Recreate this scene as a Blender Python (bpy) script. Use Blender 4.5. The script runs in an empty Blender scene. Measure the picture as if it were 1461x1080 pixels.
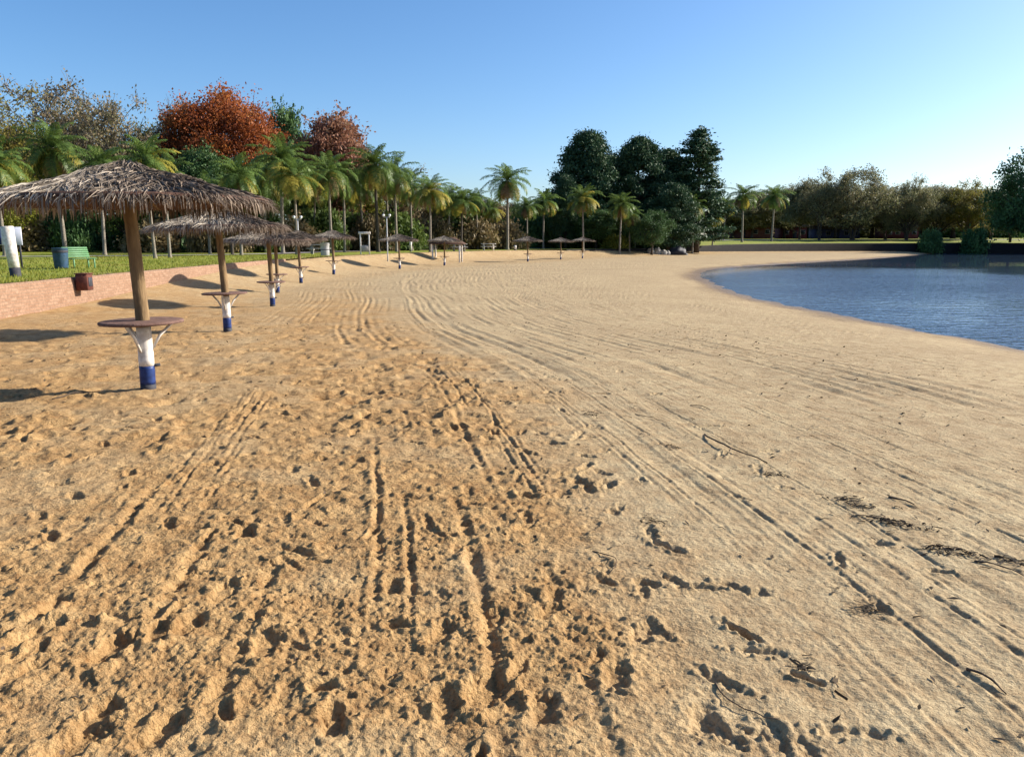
import bpy, math, random
import numpy as np
from mathutils import Vector, Matrix

R = math.radians
sc = bpy.context.scene
COL = sc.collection
rng = np.random.default_rng(7)
random.seed(7)

# ------------------------------------------------------------------ camera numbers
F, CX, CY = 1110.0, 730.5, 540.0
PITCH = math.atan(195.0 / F)
EYE = 1.6

def ang(py): return PITCH + math.atan((py - CY) / F)
def px_x(px, d, z=0.4):                                  # world X seen in column px at depth d
    t = d * math.cos(PITCH) + (EYE - z) * math.sin(PITCH)
    return (px - CX) / F * t
def z_at(py, d): return EYE - d * math.tan(ang(py))       # world Z seen in row py at depth d

# ------------------------------------------------------------------ small tools
def tag(o, label=None, cat=None, group=None, kind=None):
    if label: o['label'] = label
    if cat: o['category'] = cat
    if group: o['group'] = group
    if kind: o['kind'] = kind
    return o

def empty(name, loc, rz=0, label=None, cat=None, group=None, scale=1.0):
    o = bpy.data.objects.new(name, None); COL.objects.link(o)
    o.location = loc; o.rotation_euler = (0, 0, rz)
    o.scale = (scale,) * 3 if not hasattr(scale, '__len__') else scale
    o.empty_display_size = .2
    return tag(o, label, cat, group)

def npmesh(name, V, faces, mats, fmat=None, smooth=False):
    """V (n,3); faces: list of arrays (m,3) or (m,4)"""
    me = bpy.data.meshes.new(name)
    V = np.asarray(V, np.float32)
    me.vertices.add(len(V)); me.vertices.foreach_set('co', V.ravel())
    faces = [np.asarray(f, np.int32) for f in faces if len(f)]
    tot = sum(f.size for f in faces); n = sum(len(f) for f in faces)
    me.loops.add(tot); me.polygons.add(n)
    me.loops.foreach_set('vertex_index', np.concatenate([f.ravel() for f in faces]))
    ls = np.concatenate([np.full(len(f), f.shape[1], np.int32) for f in faces])
    st = np.concatenate([[0], np.cumsum(ls)[:-1]]).astype(np.int32)
    me.polygons.foreach_set('loop_start', st)
    if smooth: me.polygons.foreach_set('use_smooth', np.ones(n, bool))
    if fmat is not None: me.polygons.foreach_set('material_index', np.asarray(fmat, np.int32))
    for m in (mats if isinstance(mats, (list, tuple)) else [mats]): me.materials.append(m)
    me.update(calc_edges=True); me.validate()
    return me

class MB:
    """collects shapes, builds ONE mesh"""
    def __init__(s): s.V = []; s.Q = []; s.T = []; s.n = 0
    def add(s, V, Q=None, T=None):
        V = np.asarray(V, float)
        s.V.append(V)
        if Q is not None and len(Q): s.Q.append(np.asarray(Q) + s.n)
        if T is not None and len(T): s.T.append(np.asarray(T) + s.n)
        s.n += len(V)
    def box(s, c, size, rot=None, bev=0.0):
        x, y, z = [v / 2 for v in size]
        if bev <= 0:
            P = np.array([(i*x, j*y, k*z) for k in (-1, 1) for j in (-1, 1) for i in (-1, 1)])
            Q = [(0,2,3,1),(4,5,7,6),(0,1,5,4),(2,6,7,3),(0,4,6,2),(1,3,7,5)]
        else:
            b = min(bev, x*.9, y*.9, z*.9); P = []; Q = []
            lv = [(-z, b), (-z+b, 0), (z-b, 0), (z, b)]
            for zz, ins in lv:
                X, Y = x-ins, y-ins
                P += [(-X+b,-Y,zz),(X-b,-Y,zz),(X,-Y+b,zz),(X,Y-b,zz),(X-b,Y,zz),(-X+b,Y,zz),(-X,Y-b,zz),(-X,-Y+b,zz)]
            for l in range(3):
                for i in range(8):
                    j = (i+1) % 8; a = l*8
                    Q.append((a+i, a+j, a+8+j, a+8+i))
            for a, fl in ((0, True), (24, False)):
                q = [(a+0,a+1,a+2,a+7),(a+7,a+2,a+3,a+6),(a+6,a+3,a+4,a+5)]
                Q += [t[::-1] for t in q] if fl else q
            P = np.array(P)
        if rot is not None: P = P @ np.array(Matrix(rot).to_3x3()).T
        s.add(P + np.asarray(c), Q)
    def tube(s, path, rad, n=8, cap=True, wob=0.0, rg=None):
        path = np.asarray(path, float); m = len(path)
        rad = np.full(m, rad) if np.isscalar(rad) else np.asarray(rad, float)
        tg = np.gradient(path, axis=0); tg /= np.linalg.norm(tg, axis=1)[:, None] + 1e-9
        up = np.array((0, 0, 1.)) if abs(tg[0, 2]) < .9 else np.array((1., 0, 0))
        a = np.cross(tg, up); a /= np.linalg.norm(a, axis=1)[:, None] + 1e-9
        b = np.cross(tg, a)
        th = np.linspace(0, 2*np.pi, n, endpoint=False)
        rr = rad[:, None] * (1 + (wob * (rg or rng).uniform(-1, 1, (m, n)) if wob else 0))
        V = path[:, None] + rr[..., None]*(np.cos(th)[None, :, None]*a[:, None] + np.sin(th)[None, :, None]*b[:, None])
        V = V.reshape(-1, 3)
        i = np.arange(m-1)[:, None]*n; j = np.arange(n)[None]; k = (j+1) % n
        Q = np.stack([i+j, i+n+j, i+n+k, i+k], -1).reshape(-1, 4)
        T = []
        if cap:
            V = np.vstack([V, path[0], path[-1]]); c0 = m*n; c1 = c0+1
            jj = np.arange(n); kk = (jj+1) % n
            T = np.vstack([np.stack([jj, kk, np.full(n, c0)], -1), np.stack([(m-1)*n+kk, (m-1)*n+jj, np.full(n, c1)], -1)])
        s.add(V, Q, T)
    def lathe(s, prof, n=24, c=(0, 0, 0), jit=0.0):
        prof = np.asarray(prof, float); m = len(prof)
        th = np.linspace(0, 2*np.pi, n, endpoint=False)
        r = prof[:, 0][:, None] * (1 + (jit*rng.uniform(-1, 1, (m, n)) if jit else 0))
        V = np.stack([r*np.cos(th), r*np.sin(th), np.repeat(prof[:, 1][:, None], n, 1)], -1).reshape(-1, 3)
        i = np.arange(m-1)[:, None]*n; j = np.arange(n)[None]; k = (j+1) % n
        Q = np.stack([i+j, i+k, i+n+k, i+n+j], -1).reshape(-1, 4)
        s.add(V + np.asarray(c), Q)
    def build(s, name, mats, parent=None, smooth=False, loc=None):
        me = s.mesh(name, mats, smooth)
        return link(name, me, parent, loc)
    def mesh(s, name, mats, smooth=False):
        V = np.vstack(s.V)
        fs = ([np.vstack(s.Q)] if s.Q else []) + ([np.vstack(s.T)] if s.T else [])
        return npmesh(name, V, fs, mats, None, smooth)

def link(name, me, parent=None, loc=None):
    o = bpy.data.objects.new(name, me); COL.objects.link(o)
    if parent is not None: o.parent = parent
    if loc is not None: o.location = loc
    return o

# ------------------------------------------------------------------ noise
def h2(ix, iy, seed):
    a = (ix.astype(np.int64)*374761393 + iy.astype(np.int64)*668265263 + seed*2147483647) & 0xffffffff
    a = ((a ^ (a >> 13)) * 1274126177) & 0xffffffff
    a = ((a ^ (a >> 16)) * 2246822519) & 0xffffffff
    return ((a ^ (a >> 15)) & 0xffffff).astype(np.float32) / 16777216.0
def perlin(x, y, seed=0):
    x = np.asarray(x, np.float64); y = np.asarray(y, np.float64)
    ix, iy = np.floor(x), np.floor(y); fx, fy = (x-ix).astype(np.float32), (y-iy).astype(np.float32)
    u = fx*fx*fx*(fx*(fx*6-15)+10); v = fy*fy*fy*(fy*(fy*6-15)+10)
    def g(dx, dy):
        a = h2(ix+dx, iy+dy, seed)*6.2831853
        return np.cos(a)*(fx-dx) + np.sin(a)*(fy-dy)
    a, b, c, d = g(0, 0), g(1, 0), g(0, 1), g(1, 1)
    return 1.45*((a*(1-u)+b*u)*(1-v) + (c*(1-u)+d*u)*v)
def worley(x, y, seed=0):
    ix, iy = np.floor(x), np.floor(y)
    f1 = np.full(np.shape(x), 9., np.float32); f2 = f1.copy(); idv = np.zeros(np.shape(x), np.float32)
    for dx in (-1, 0, 1):
        for dy in (-1, 0, 1):
            cx, cy = ix+dx, iy+dy
            px = cx + h2(cx, cy, seed); py = cy + h2(cx, cy, seed+17)
            d = np.sqrt((px-x)**2 + (py-y)**2).astype(np.float32)
            n1 = d < f1
            f2 = np.where(n1, f1, np.minimum(f2, d)); idv = np.where(n1, h2(cx, cy, seed+31), idv)
            f1 = np.where(n1, d, f1)
    return f1, f2, idv
def ss(x, a, b):
    t = np.clip((np.asarray(x, float)-a)/(b-a), 0, 1); return t*t*(3-2*t)

# ------------------------------------------------------------------ the lie of the land
def spline(pts, n=24):
    P = np.array(pts, float); P = np.vstack([2*P[0]-P[1], P, 2*P[-1]-P[-2]]); out = []
    for i in range(1, len(P)-2):
        t = np.linspace(0, 1, n, endpoint=False)[:, None]
        p0, p1, p2, p3 = P[i-1], P[i], P[i+1], P[i+2]
        out.append(.5*((2*p1)+(-p0+p2)*t+(2*p0-5*p1+4*p2-p3)*t*t+(-p0+3*p1-3*p2+p3)*t**3))
    out.append(P[-2][None]); return np.vstack(out)
ROW = spline([(-2.6,-30),(-2.7,-8),(-2.9,0),(-3.1,3),(-4.05,8.5),(-5.8,16),(-7.4,24),(-9.3,34),(-10,44),(-8.6,54),(-5,65),(1.6,77),(8.4,92),(20,112),(45,136),(80,149)], 14)
EDGE = spline([(-11.6,-60),(-11.6,8),(-11.8,17.6),(-12.3,26),(-12.9,41),(-12.7,52),(-11.5,62),(-8.7,74),(-2.5,90),(5,102),(14,110),(32,130),(55,145),(79,152),(105,152),(160,147),(260,125),(420,60)], 14)
SHORE = spline([(13,-60),(11.6,0),(11.1,12),(10.9,16.4),(10.5,20.3),(10.1,26.8),(9.9,33.3),(11.2,43.8),(13.3,55.5),(18.2,67.5),(32.5,86),(52,110),(77,146),(83,158),(90,220)], 14)
def sdist(X, Y, C):
    """signed distance to polyline C, > 0 to its right; also the arc length at the foot"""
    X = np.asarray(X, np.float64).ravel(); Y = np.asarray(Y, np.float64).ravel()
    A = C[:-1]; D = C[1:]-C[:-1]; L2 = (D**2).sum(1); S = np.concatenate([[0], np.cumsum(np.sqrt(L2))[:-1]])
    o = np.empty(len(X)); s = np.empty(len(X))
    for k in range(0, len(X), 20000):
        x, y = X[k:k+20000, None], Y[k:k+20000, None]
        t = np.clip(((x-A[:,0])*D[:,0]+(y-A[:,1])*D[:,1])/L2, 0, 1)
        dx = x-A[:,0]-t*D[:,0]; dy = y-A[:,1]-t*D[:,1]
        q = dx*dx+dy*dy; i = q.argmin(1); r = np.arange(len(i))
        cr = D[i,1]*dx[r,i]-D[i,0]*dy[r,i]
        o[k:k+20000] = np.sign(cr)*np.sqrt(q[r,i]); s[k:k+20000] = S[i]+t[r,i]*np.sqrt(L2[i])
    return o, s
WATER = -0.65
def edge_base_z(Y, X):                                   # sand level at the foot of the lawn edge
    z = np.interp(Y, [-60, 17.6, 22.8, 28.5, 36.8, 44, 60, 95, 106, 116, 130, 150], [-.2, -.14, -.06, .18, .42, .5, .58, .58, .45, .25, .0, -.16])
    return np.where(X > 95, -1.2, z)
def lawn_z(X, Y, e):
    k = ss(Y, 105, 150)*ss(X, 5, 40)
    return .6 + .72*k + k*.75*ss(-e, 1, 26) + .012*np.clip(-e-25, 0, 60)
def sand_z(X, Y, e, w):
    z0 = -.33*ss(Y, 6, 25)
    z = z0 + (edge_base_z(Y, X)-z0)*np.clip(1-e/(3.6+1.4*ss(Y, 35, 50)), 0, 1)**(1.5+.6*ss(Y, 35, 50))
    zw = WATER + (z+.0-WATER)*(1-np.exp(-np.clip(w, 0, 99)/3.2))
    return np.where(w < 0, np.maximum(WATER+.09*w, -2.6), zw)
def ground(x, y):
    e, _ = sdist([x], [y], EDGE); w, _ = sdist([x], [y], SHORE); w = -w
    if e[0] < 0: return float(lawn_z(np.array([x]), np.array([y]), e)[0])
    return float(sand_z(np.array([x]), np.array([y]), e, w)[0])
def on_ground(px, py, z0=0.0):                            # where the sight line through (px, py) meets the land
    d = 1.2
    t = math.tan(ang(py))
    while d < 260:
        x = px_x(px, d, EYE-d*t)
        if EYE - d*t <= ground(x, d): return (x, d, ground(x, d))
        d *= 1.004
    return (px_x(px, 200), 200, 1.)

# ------------------------------------------------------------------ materials
def mat(name):
    m = bpy.data.materials.new(name); m.use_nodes = True
    nt = m.node_tree; nt.nodes.clear()
    o = nt.nodes.new('ShaderNodeOutputMaterial'); b = nt.nodes.new('ShaderNodeBsdfPrincipled')
    nt.links.new(b.outputs[0], o.inputs[0])
    b.inputs['Specular IOR Level'].default_value = .25
    return m, nt, b, o
def node(nt, t, **kw):
    n = nt.nodes.new(t)
    for k, v in kw.items():
        if k in ('op',): n.operation = v
        elif k.startswith('i_'): n.inputs[k[2:].replace('_', ' ')].default_value = v
        else: setattr(n, k, v)
    return n
def ramp(nt, fac, stops):
    n = nt.nodes.new('ShaderNodeValToRGB'); e = n.color_ramp.elements
    while len(e) < len(stops): e.new(.5)
    for el, (p, c) in zip(e, stops): el.position = p; el.color = (*c, 1)
    nt.links.new(fac, n.inputs[0]); return n
def mixc(nt, fac, a, b, mode='MIX'):
    n = nt.nodes.new('ShaderNodeMix'); n.data_type = 'RGBA'; n.blend_type = mode
    for s, v in ((0, fac), (6, a), (7, b)):
        if hasattr(v, 'links'): nt.links.new(v, n.inputs[s])
        else: n.inputs[s].default_value = v if s == 0 else (*v, 1)
    return n.outputs[2]
def noise(nt, scale, detail=4, rough=.6, coord=None, w=None):
    n = nt.nodes.new('ShaderNodeTexNoise'); n.inputs['Scale'].default_value = scale
    n.inputs['Detail'].default_value = detail; n.inputs['Roughness'].default_value = rough
    if coord is not None: nt.links.new(coord, n.inputs['Vector'])
    return n
def coords(nt, kind='Object'): return nt.nodes.new('ShaderNodeTexCoord').outputs[kind]
def bump(nt, bsdf, h, strength=.4, dist=.02):
    n = nt.nodes.new('ShaderNodeBump'); n.inputs['Strength'].default_value = strength; n.inputs['Distance'].default_value = dist
    nt.links.new(h, n.inputs['Height']); nt.links.new(n.outputs[0], bsdf.inputs['Normal']); return n
def maprange(nt, v, a, b, c=0, d=1):
    n = nt.nodes.new('ShaderNodeMapRange')
    for i, x in zip((1, 2, 3, 4), (a, b, c, d)): n.inputs[i].default_value = x
    nt.links.new(v, n.inputs[0]); return n.outputs[0]

def foliage(name, cols, trans=.35, rough=.6, patch=.35, spread=1.0):
    """leaf colours vary leaf by leaf and in large patches through the crown"""
    m, nt, b, o = mat(name)
    g = nt.nodes.new('ShaderNodeNewGeometry')
    n = noise(nt, patch, 3, .6, coords(nt))
    oi = nt.nodes.new('ShaderNodeObjectInfo')
    a = node(nt, 'ShaderNodeMath', op='MULTIPLY_ADD'); nt.links.new(g.outputs['Random Per Island'], a.inputs[0]); a.inputs[1].default_value = .55*spread
    s = maprange(nt, n.outputs[0], .3, .7, -.1, .55); nt.links.new(s, a.inputs[2])
    c = ramp(nt, a.outputs[0], [(i/(len(cols)-1), k) for i, k in enumerate(cols)])
    hs = nt.nodes.new('ShaderNodeHueSaturation'); nt.links.new(c.outputs[0], hs.inputs['Color'])
    nt.links.new(maprange(nt, oi.outputs['Random'], 0, 1, .85, 1.15), hs.inputs['Value'])
    nt.links.new(hs.outputs[0], b.inputs['Base Color']); b.inputs['Roughness'].default_value = rough
    t = nt.nodes.new('ShaderNodeBsdfTranslucent'); nt.links.new(hs.outputs[0], t.inputs[0])
    x = nt.nodes.new('ShaderNodeMixShader'); x.inputs[0].default_value = trans
    nt.links.new(b.outputs[0], x.inputs[1]); nt.links.new(t.outputs[0], x.inputs[2]); nt.links.new(x.outputs[0], o.inputs[0])
    return m
def bark(name, c1, c2, scale=6, ring=0):
    m, nt, b, o = mat(name); co = coords(nt)
    mp = node(nt, 'ShaderNodeMapping'); mp.inputs['Scale'].default_value = (3, 3, .6 if not ring else 4); nt.links.new(co, mp.inputs[0])
    n = noise(nt, scale, 5, .65, mp.outputs[0])
    c = ramp(nt, n.outputs[0], [(.3, c1), (.7, c2)]).outputs[0]
    nt.links.new(c, b.inputs['Base Color']); b.inputs['Roughness'].default_value = .9
    bump(nt, b, n.outputs[0], .6, .03); return m
def plain(name, c1, c2=None, rough=.6, scale=8, bmp=.15, metal=0):
    m, nt, b, o = mat(name); n = noise(nt, scale, 5, .65, coords(nt))
    c2 = c2 or tuple(v*.7 for v in c1)
    nt.links.new(ramp(nt, n.outputs[0], [(.32, c2), (.62, c1)]).outputs[0], b.inputs['Base Color'])
    b.inputs['Roughness'].default_value = rough; b.inputs['Metallic'].default_value = metal
    if bmp: bump(nt, b, n.outputs[0], bmp, .01)
    return m

M = {}
M['leaf_red'] = foliage('red_leaves', [(.09,.025,.014),(.20,.055,.02),(.34,.10,.025),(.30,.15,.04)], .4)
M['leaf_russet'] = foliage('russet_leaves', [(.14,.06,.04),(.24,.105,.065),(.33,.165,.095),(.27,.19,.09)], .35)
M['leaf_olive'] = foliage('olive_leaves', [(.070,.084,.021),(.140,.140,.028),(.252,.210,.042),(.308,.224,.070)], .4)
M['leaf_mauve'] = foliage('greyish_autumn_leaves', [(.10,.095,.05),(.18,.165,.08),(.27,.20,.11),(.29,.19,.09)], .3)
M['leaf_yellow'] = foliage('yellow_green_leaves', [(.091,.117,.016),(.182,.195,.026),(.312,.286,.039)], .45)
M['leaf_dark'] = foliage('dark_green_leaves', [(.027,.066,.024),(.058,.117,.035),(.105,.176,.046)], .2)
M['leaf_green'] = foliage('mid_green_leaves', [(.048,.080,.019),(.096,.144,.032),(.160,.192,.048)], .35)
M['leaf_brown'] = foliage('brown_leaves', [(.085,.065,.035),(.16,.125,.06),(.24,.17,.08),(.18,.17,.06)], .3)
M['leaf_bank'] = foliage('grey_green_autumn_leaves', [(.085,.10,.045),(.155,.16,.075),(.23,.21,.105),(.25,.19,.09)], .35)
M['needle'] = foliage('pine_needles', [(.022,.052,.026),(.041,.088,.038),(.083,.135,.052)], .12)
M['palm'] = foliage('palm_leaflets', [(.052,.092,.024),(.103,.165,.037),(.185,.246,.052)], .35, .45)
M['palm_yellow'] = foliage('yellowing_palm_leaflets', [(.135,.150,.027),(.300,.270,.045),(.495,.375,.075)], .45, .5)
M['palm_dry'] = foliage('dry_palm_leaflets', [(.130,.078,.039),(.247,.156,.078),(.351,.247,.130)], .25, .8)
M['bark'] = bark('brown_bark', (.03,.022,.016), (.10,.075,.055))
M['bark_grey'] = bark('grey_bark', (.08,.07,.06), (.22,.19,.16))
M['palm_trunk'] = bark('ringed_palm_bark', (.10,.085,.065), (.30,.26,.21), 3, 1)
M['palm_trunk_dark'] = bark('dark_palm_bark', (.03,.025,.02), (.09,.075,.055), 3, 1)
M['wood'] = bark('weathered_post_wood', (.10,.062,.032), (.27,.18,.09), 5)
M['white_paint'] = plain('chipped_white_paint', (.76,.73,.68), (.38,.32,.26), .6, 7)
M['blue_paint'] = plain('navy_blue_paint', (.018,.045,.17), (.012,.02,.07), .45, 10)
M['tar'] = plain('dark_grey_paint', (.05,.05,.06), (.025,.025,.03), .7, 10)
M['table'] = bark('brown_table_wood', (.09,.05,.04), (.21,.125,.10), 4)
M['bench_green'] = plain('green_bench_paint', (.10,.23,.10), (.07,.16,.07), .5, 6)
M['bin_blue'] = plain('blue_bin_metal', (.04,.08,.15), (.02,.05,.06), .5, 4)
M['sign_white'] = plain('pale_sign_board', (.62,.63,.72), (.5,.5,.58), .5, 2)
M['metal'] = plain('galvanised_metal', (.45,.45,.44), (.3,.3,.3), .5, 9, .05)
M['concrete'] = plain('grey_concrete', (.38,.36,.33), (.25,.24,.22), .9, 6, .3)
M['stone'] = plain('pale_stone', (.40,.37,.32), (.22,.20,.18), .9, 5, .5)
M['dark_tarp'] = plain('dark_tarpaulin', (.035,.035,.045), (.02,.02,.025), .6, 5, .4)
M['rust'] = plain('rust_brown_plate', (.13,.045,.03), (.07,.025,.02), .85, 14, .4)
M['lamp'] = plain('white_lamp_glass', (.8,.8,.78), (.7,.7,.68), .25, 3, 0)
M['roof'] = plain('dull_roof_tile', (.16,.10,.085), (.10,.065,.06), .85, 7, .4)
M['wall_maroon'] = plain('maroon_painted_wall', (.16,.035,.035), (.10,.025,.03), .8, 3)
M['wall_blue'] = plain('violet_blue_wall', (.09,.09,.17), (.06,.06,.11), .8, 3)
M['pane'] = plain('dark_window_pane', (.03,.035,.045), (.02,.02,.03), .1, 3, 0)
M['twig'] = bark('dry_twig', (.035,.025,.018), (.12,.085,.06), 12)
M['debris'] = foliage('dry_debris', [(.015,.011,.009),(.05,.035,.022),(.13,.09,.05)], .1, .9)

def brick(name, c1, c2, mort, sc=1.0, w=.24, h=.075, dirt=.5):
    m, nt, b, o = mat(name)
    uv = nt.nodes.new('ShaderNodeUVMap').outputs[0]
    t = node(nt, 'ShaderNodeTexBrick'); nt.links.new(uv, t.inputs['Vector'])
    for k, v in (('Scale', sc), ('Brick Width', w), ('Row Height', h), ('Mortar Size', .009), ('Bias', 0.)): t.inputs[k].default_value = v
    t.inputs['Color1'].default_value = (*c1, 1); t.inputs['Color2'].default_value = (*c2, 1); t.inputs['Mortar'].default_value = (*mort, 1)
    n = noise(nt, 1.3, 6, .7, coords(nt)); n2 = noise(nt, 14, 4, .7, coords(nt))
    c = mixc(nt, maprange(nt, n.outputs[0], .42, .72, 0, .6), t.outputs[0], tuple(v*.9 for v in c2))
    c = mixc(nt, maprange(nt, n2.outputs[0], .3, .7, 0, .5), c, tuple(v*.55 for v in c1), 'MULTIPLY') if dirt else c
    nt.links.new(c, b.inputs['Base Color']); b.inputs['Roughness'].default_value = .9
    bump(nt, b, t.outputs['Fac'], -.8, .03); return m
M['brick'] = brick('weathered_pink_brick', (.265,.150,.090), (.345,.215,.14), (.23,.155,.105))
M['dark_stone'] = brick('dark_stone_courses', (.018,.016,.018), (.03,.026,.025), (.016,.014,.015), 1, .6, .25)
M['brick_red'] = brick('dark_red_brick', (.16,.05,.04), (.22,.08,.06), (.18,.13,.11), 1, .5, .16)

def sand_material():
    m, nt, b, o = mat('sand')
    co = coords(nt)
    at = node(nt, 'ShaderNodeAttribute'); at.attribute_name = 'churned'
    wet = node(nt, 'ShaderNodeAttribute'); wet.attribute_name = 'wet'
    n1 = noise(nt, .35, 5, .6, co); n2 = noise(nt, 5, 6, .7, co); n3 = noise(nt, 60, 4, .75, co); n5 = noise(nt, 22, 4, .7, co); n4 = noise(nt, 1.4, 5, .65, co)
    pale = mixc(nt, maprange(nt, n1.outputs[0], .35, .65), (.485,.378,.22), (.42,.32,.185))
    oran = mixc(nt, maprange(nt, n4.outputs[0], .35, .65), (.50,.325,.148), (.43,.27,.118))
    c = mixc(nt, at.outputs['Fac'], pale, oran)
    c = mixc(nt, maprange(nt, n2.outputs[0], .35, .62, .8, 0), c, (.66,.58,.52), 'MULTIPLY')
    c = mixc(nt, maprange(nt, n3.outputs[0], .32, .56, .7, 0), c, (.52,.44,.37), 'MULTIPLY')
    # scattered bits of dark litter
    v = node(nt, 'ShaderNodeTexVoronoi'); v.inputs['Scale'].default_value = 6.5; nt.links.new(co, v.inputs['Vector'])
    sp = node(nt, 'ShaderNodeMath', op='LESS_THAN'); nt.links.new(v.outputs['Distance'], sp.inputs[0]); sp.inputs[1].default_value = .055
    c = mixc(nt, sp.outputs[0], c, (.16,.11,.075))
    n6 = noise(nt, 11, 5, .8, co); dk = maprange(nt, n6.outputs[0], .56, .68, 0, .75)  # shadowed specks of the churned sand, put into its colour
    dm = node(nt, 'ShaderNodeMath', op='MULTIPLY'); nt.links.new(dk, dm.inputs[0]); nt.links.new(at.outputs['Fac'], dm.inputs[1])
    c = mixc(nt, dm.outputs[0], c, (.62,.50,.42), 'MULTIPLY')
    c = mixc(nt, wet.outputs['Fac'], c, (.56,.49,.40), 'MULTIPLY')
    nt.links.new(c, b.inputs['Base Color'])
    r = maprange(nt, wet.outputs['Fac'], 0, 1, .95, .35); nt.links.new(r, b.inputs['Roughness'])
    b.inputs['Specular IOR Level'].default_value = .15
    ad = node(nt, 'ShaderNodeMath', op='MULTIPLY_ADD'); nt.links.new(n2.outputs[0], ad.inputs[0]); ad.inputs[1].default_value = 2.2; nt.links.new(n3.outputs[0], ad.inputs[2])
    ad2 = node(nt, 'ShaderNodeMath', op='MULTIPLY_ADD'); nt.links.new(n5.outputs[0], ad2.inputs[0]); ad2.inputs[1].default_value = 1.5; nt.links.new(ad.outputs[0], ad2.inputs[2]); ad = ad2
    st = maprange(nt, at.outputs['Fac'], 0, 1, .6, .85)
    bn = bump(nt, b, ad.outputs[0], .6, .02); nt.links.new(st, bn.inputs['Strength'])
    return m
M['sand'] = sand_material()

def lawn_material():
    m, nt, b, o = mat('lawn_grass'); co = coords(nt)
    n1 = noise(nt, .25, 5, .65, co); n2 = noise(nt, 9, 5, .7, co)
    c = ramp(nt, n1.outputs[0], [(.3, (.15,.19,.02)), (.5, (.23,.26,.025)), (.62, (.30,.27,.045)), (.75, (.34,.24,.09))]).outputs[0]
    c = mixc(nt, maprange(nt, n2.outputs[0], .35, .65, .6, 0), c, (.45,.5,.4), 'MULTIPLY')
    at = node(nt, 'ShaderNodeAttribute'); at.attribute_name = 'dry'; c = mixc(nt, at.outputs['Fac'], c, (.30,.19,.09))
    nt.links.new(c, b.inputs['Base Color']); b.inputs['Roughness'].default_value = .85
    bump(nt, b, n2.outputs[0], .7, .05); return m
M['lawn'] = lawn_material()
M['blade'] = foliage('grass_blades', [(.13,.16,.02),(.21,.225,.03),(.29,.25,.06)], .45, .6, .6)
M['path'] = plain('grey_path', (.34,.31,.29), (.24,.22,.21), .95, 3, .3)
M['soil'] = plain('bare_ground', (.10,.085,.05), (.06,.05,.03), .95, .5, .3)

def water_material():
    m, nt, b, o = mat('lake_water'); co = coords(nt)
    b.inputs['Base Color'].default_value = (.055,.095,.15,1); b.inputs['Roughness'].default_value = .03
    b.inputs['IOR'].default_value = 1.45; b.inputs['Specular IOR Level'].default_value = .8
    mp = node(nt, 'ShaderNodeMapping'); mp.inputs['Scale'].default_value = (.8, 1.5, 1); mp.inputs['Rotation'].default_value = (0, 0, R(-12)); nt.links.new(co, mp.inputs[0])
    a = noise(nt, 1.6, 3, .55, mp.outputs[0]); c = noise(nt, 6.5, 2, .5, mp.outputs[0]); k = noise(nt, .06, 3, .6, co)
    ad = node(nt, 'ShaderNodeMath', op='MULTIPLY_ADD'); nt.links.new(c.outputs[0], ad.inputs[0]); ad.inputs[1].default_value = .3; nt.links.new(a.outputs[0], ad.inputs[2])
    bn = bump(nt, b, ad.outputs[0], .5, .22)
    sx = nt.nodes.new('ShaderNodeSeparateXYZ'); nt.links.new(co, sx.inputs[0])
    sh = maprange(nt, sx.outputs[1], 46, 74, 1, .01)      # sheltered, calmer water under the far bank
    ml = node(nt, 'ShaderNodeMath', op='MULTIPLY'); nt.links.new(maprange(nt, k.outputs[0], .35, .65, .2, .85), ml.inputs[0]); nt.links.new(sh, ml.inputs[1])
    nt.links.new(ml.outputs[0], bn.inputs['Strength'])
    return m
M['water'] = water_material()

# ------------------------------------------------------------------ sand: one dense sheet, finest near the viewer
def polar(rs, th):
    r, t = np.meshgrid(rs, th, indexing='ij')
    return r*np.sin(t), r*np.cos(t), r
def coarse(fn, rs, th, step=6):
    """evaluate a smooth field on every step-th row and column, then interpolate"""
    ri = np.unique(np.r_[np.arange(0, len(rs), step), len(rs)-1]); ti = np.unique(np.r_[np.arange(0, len(th), step), len(th)-1])
    X, Y, _ = polar(rs[ri], th[ti]); out = []
    for f in fn(X.ravel(), Y.ravel()):
        f = f.reshape(X.shape)
        g = np.stack([np.interp(np.arange(len(th)), ti, row) for row in f])
        out.append(np.stack([np.interp(np.arange(len(rs)), ri, g[:, k]) for k in range(g.shape[1])], 1))
    return out
def gridfaces(keep):
    n, m = keep.shape; idx = np.arange(n*m).reshape(n, m)
    k = keep[:-1, :-1] & keep[1:, :-1] & keep[:-1, 1:] & keep[1:, 1:]
    return np.stack([idx[:-1, :-1][k], idx[:-1, 1:][k], idx[1:, 1:][k], idx[1:, :-1][k]], -1)
def compact(V, Fc, extra):
    used = np.zeros(len(V), bool); used[Fc.ravel()] = True
    mp = np.cumsum(used)-1
    return V[used], mp[Fc], [a[used] for a in extra]

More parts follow.
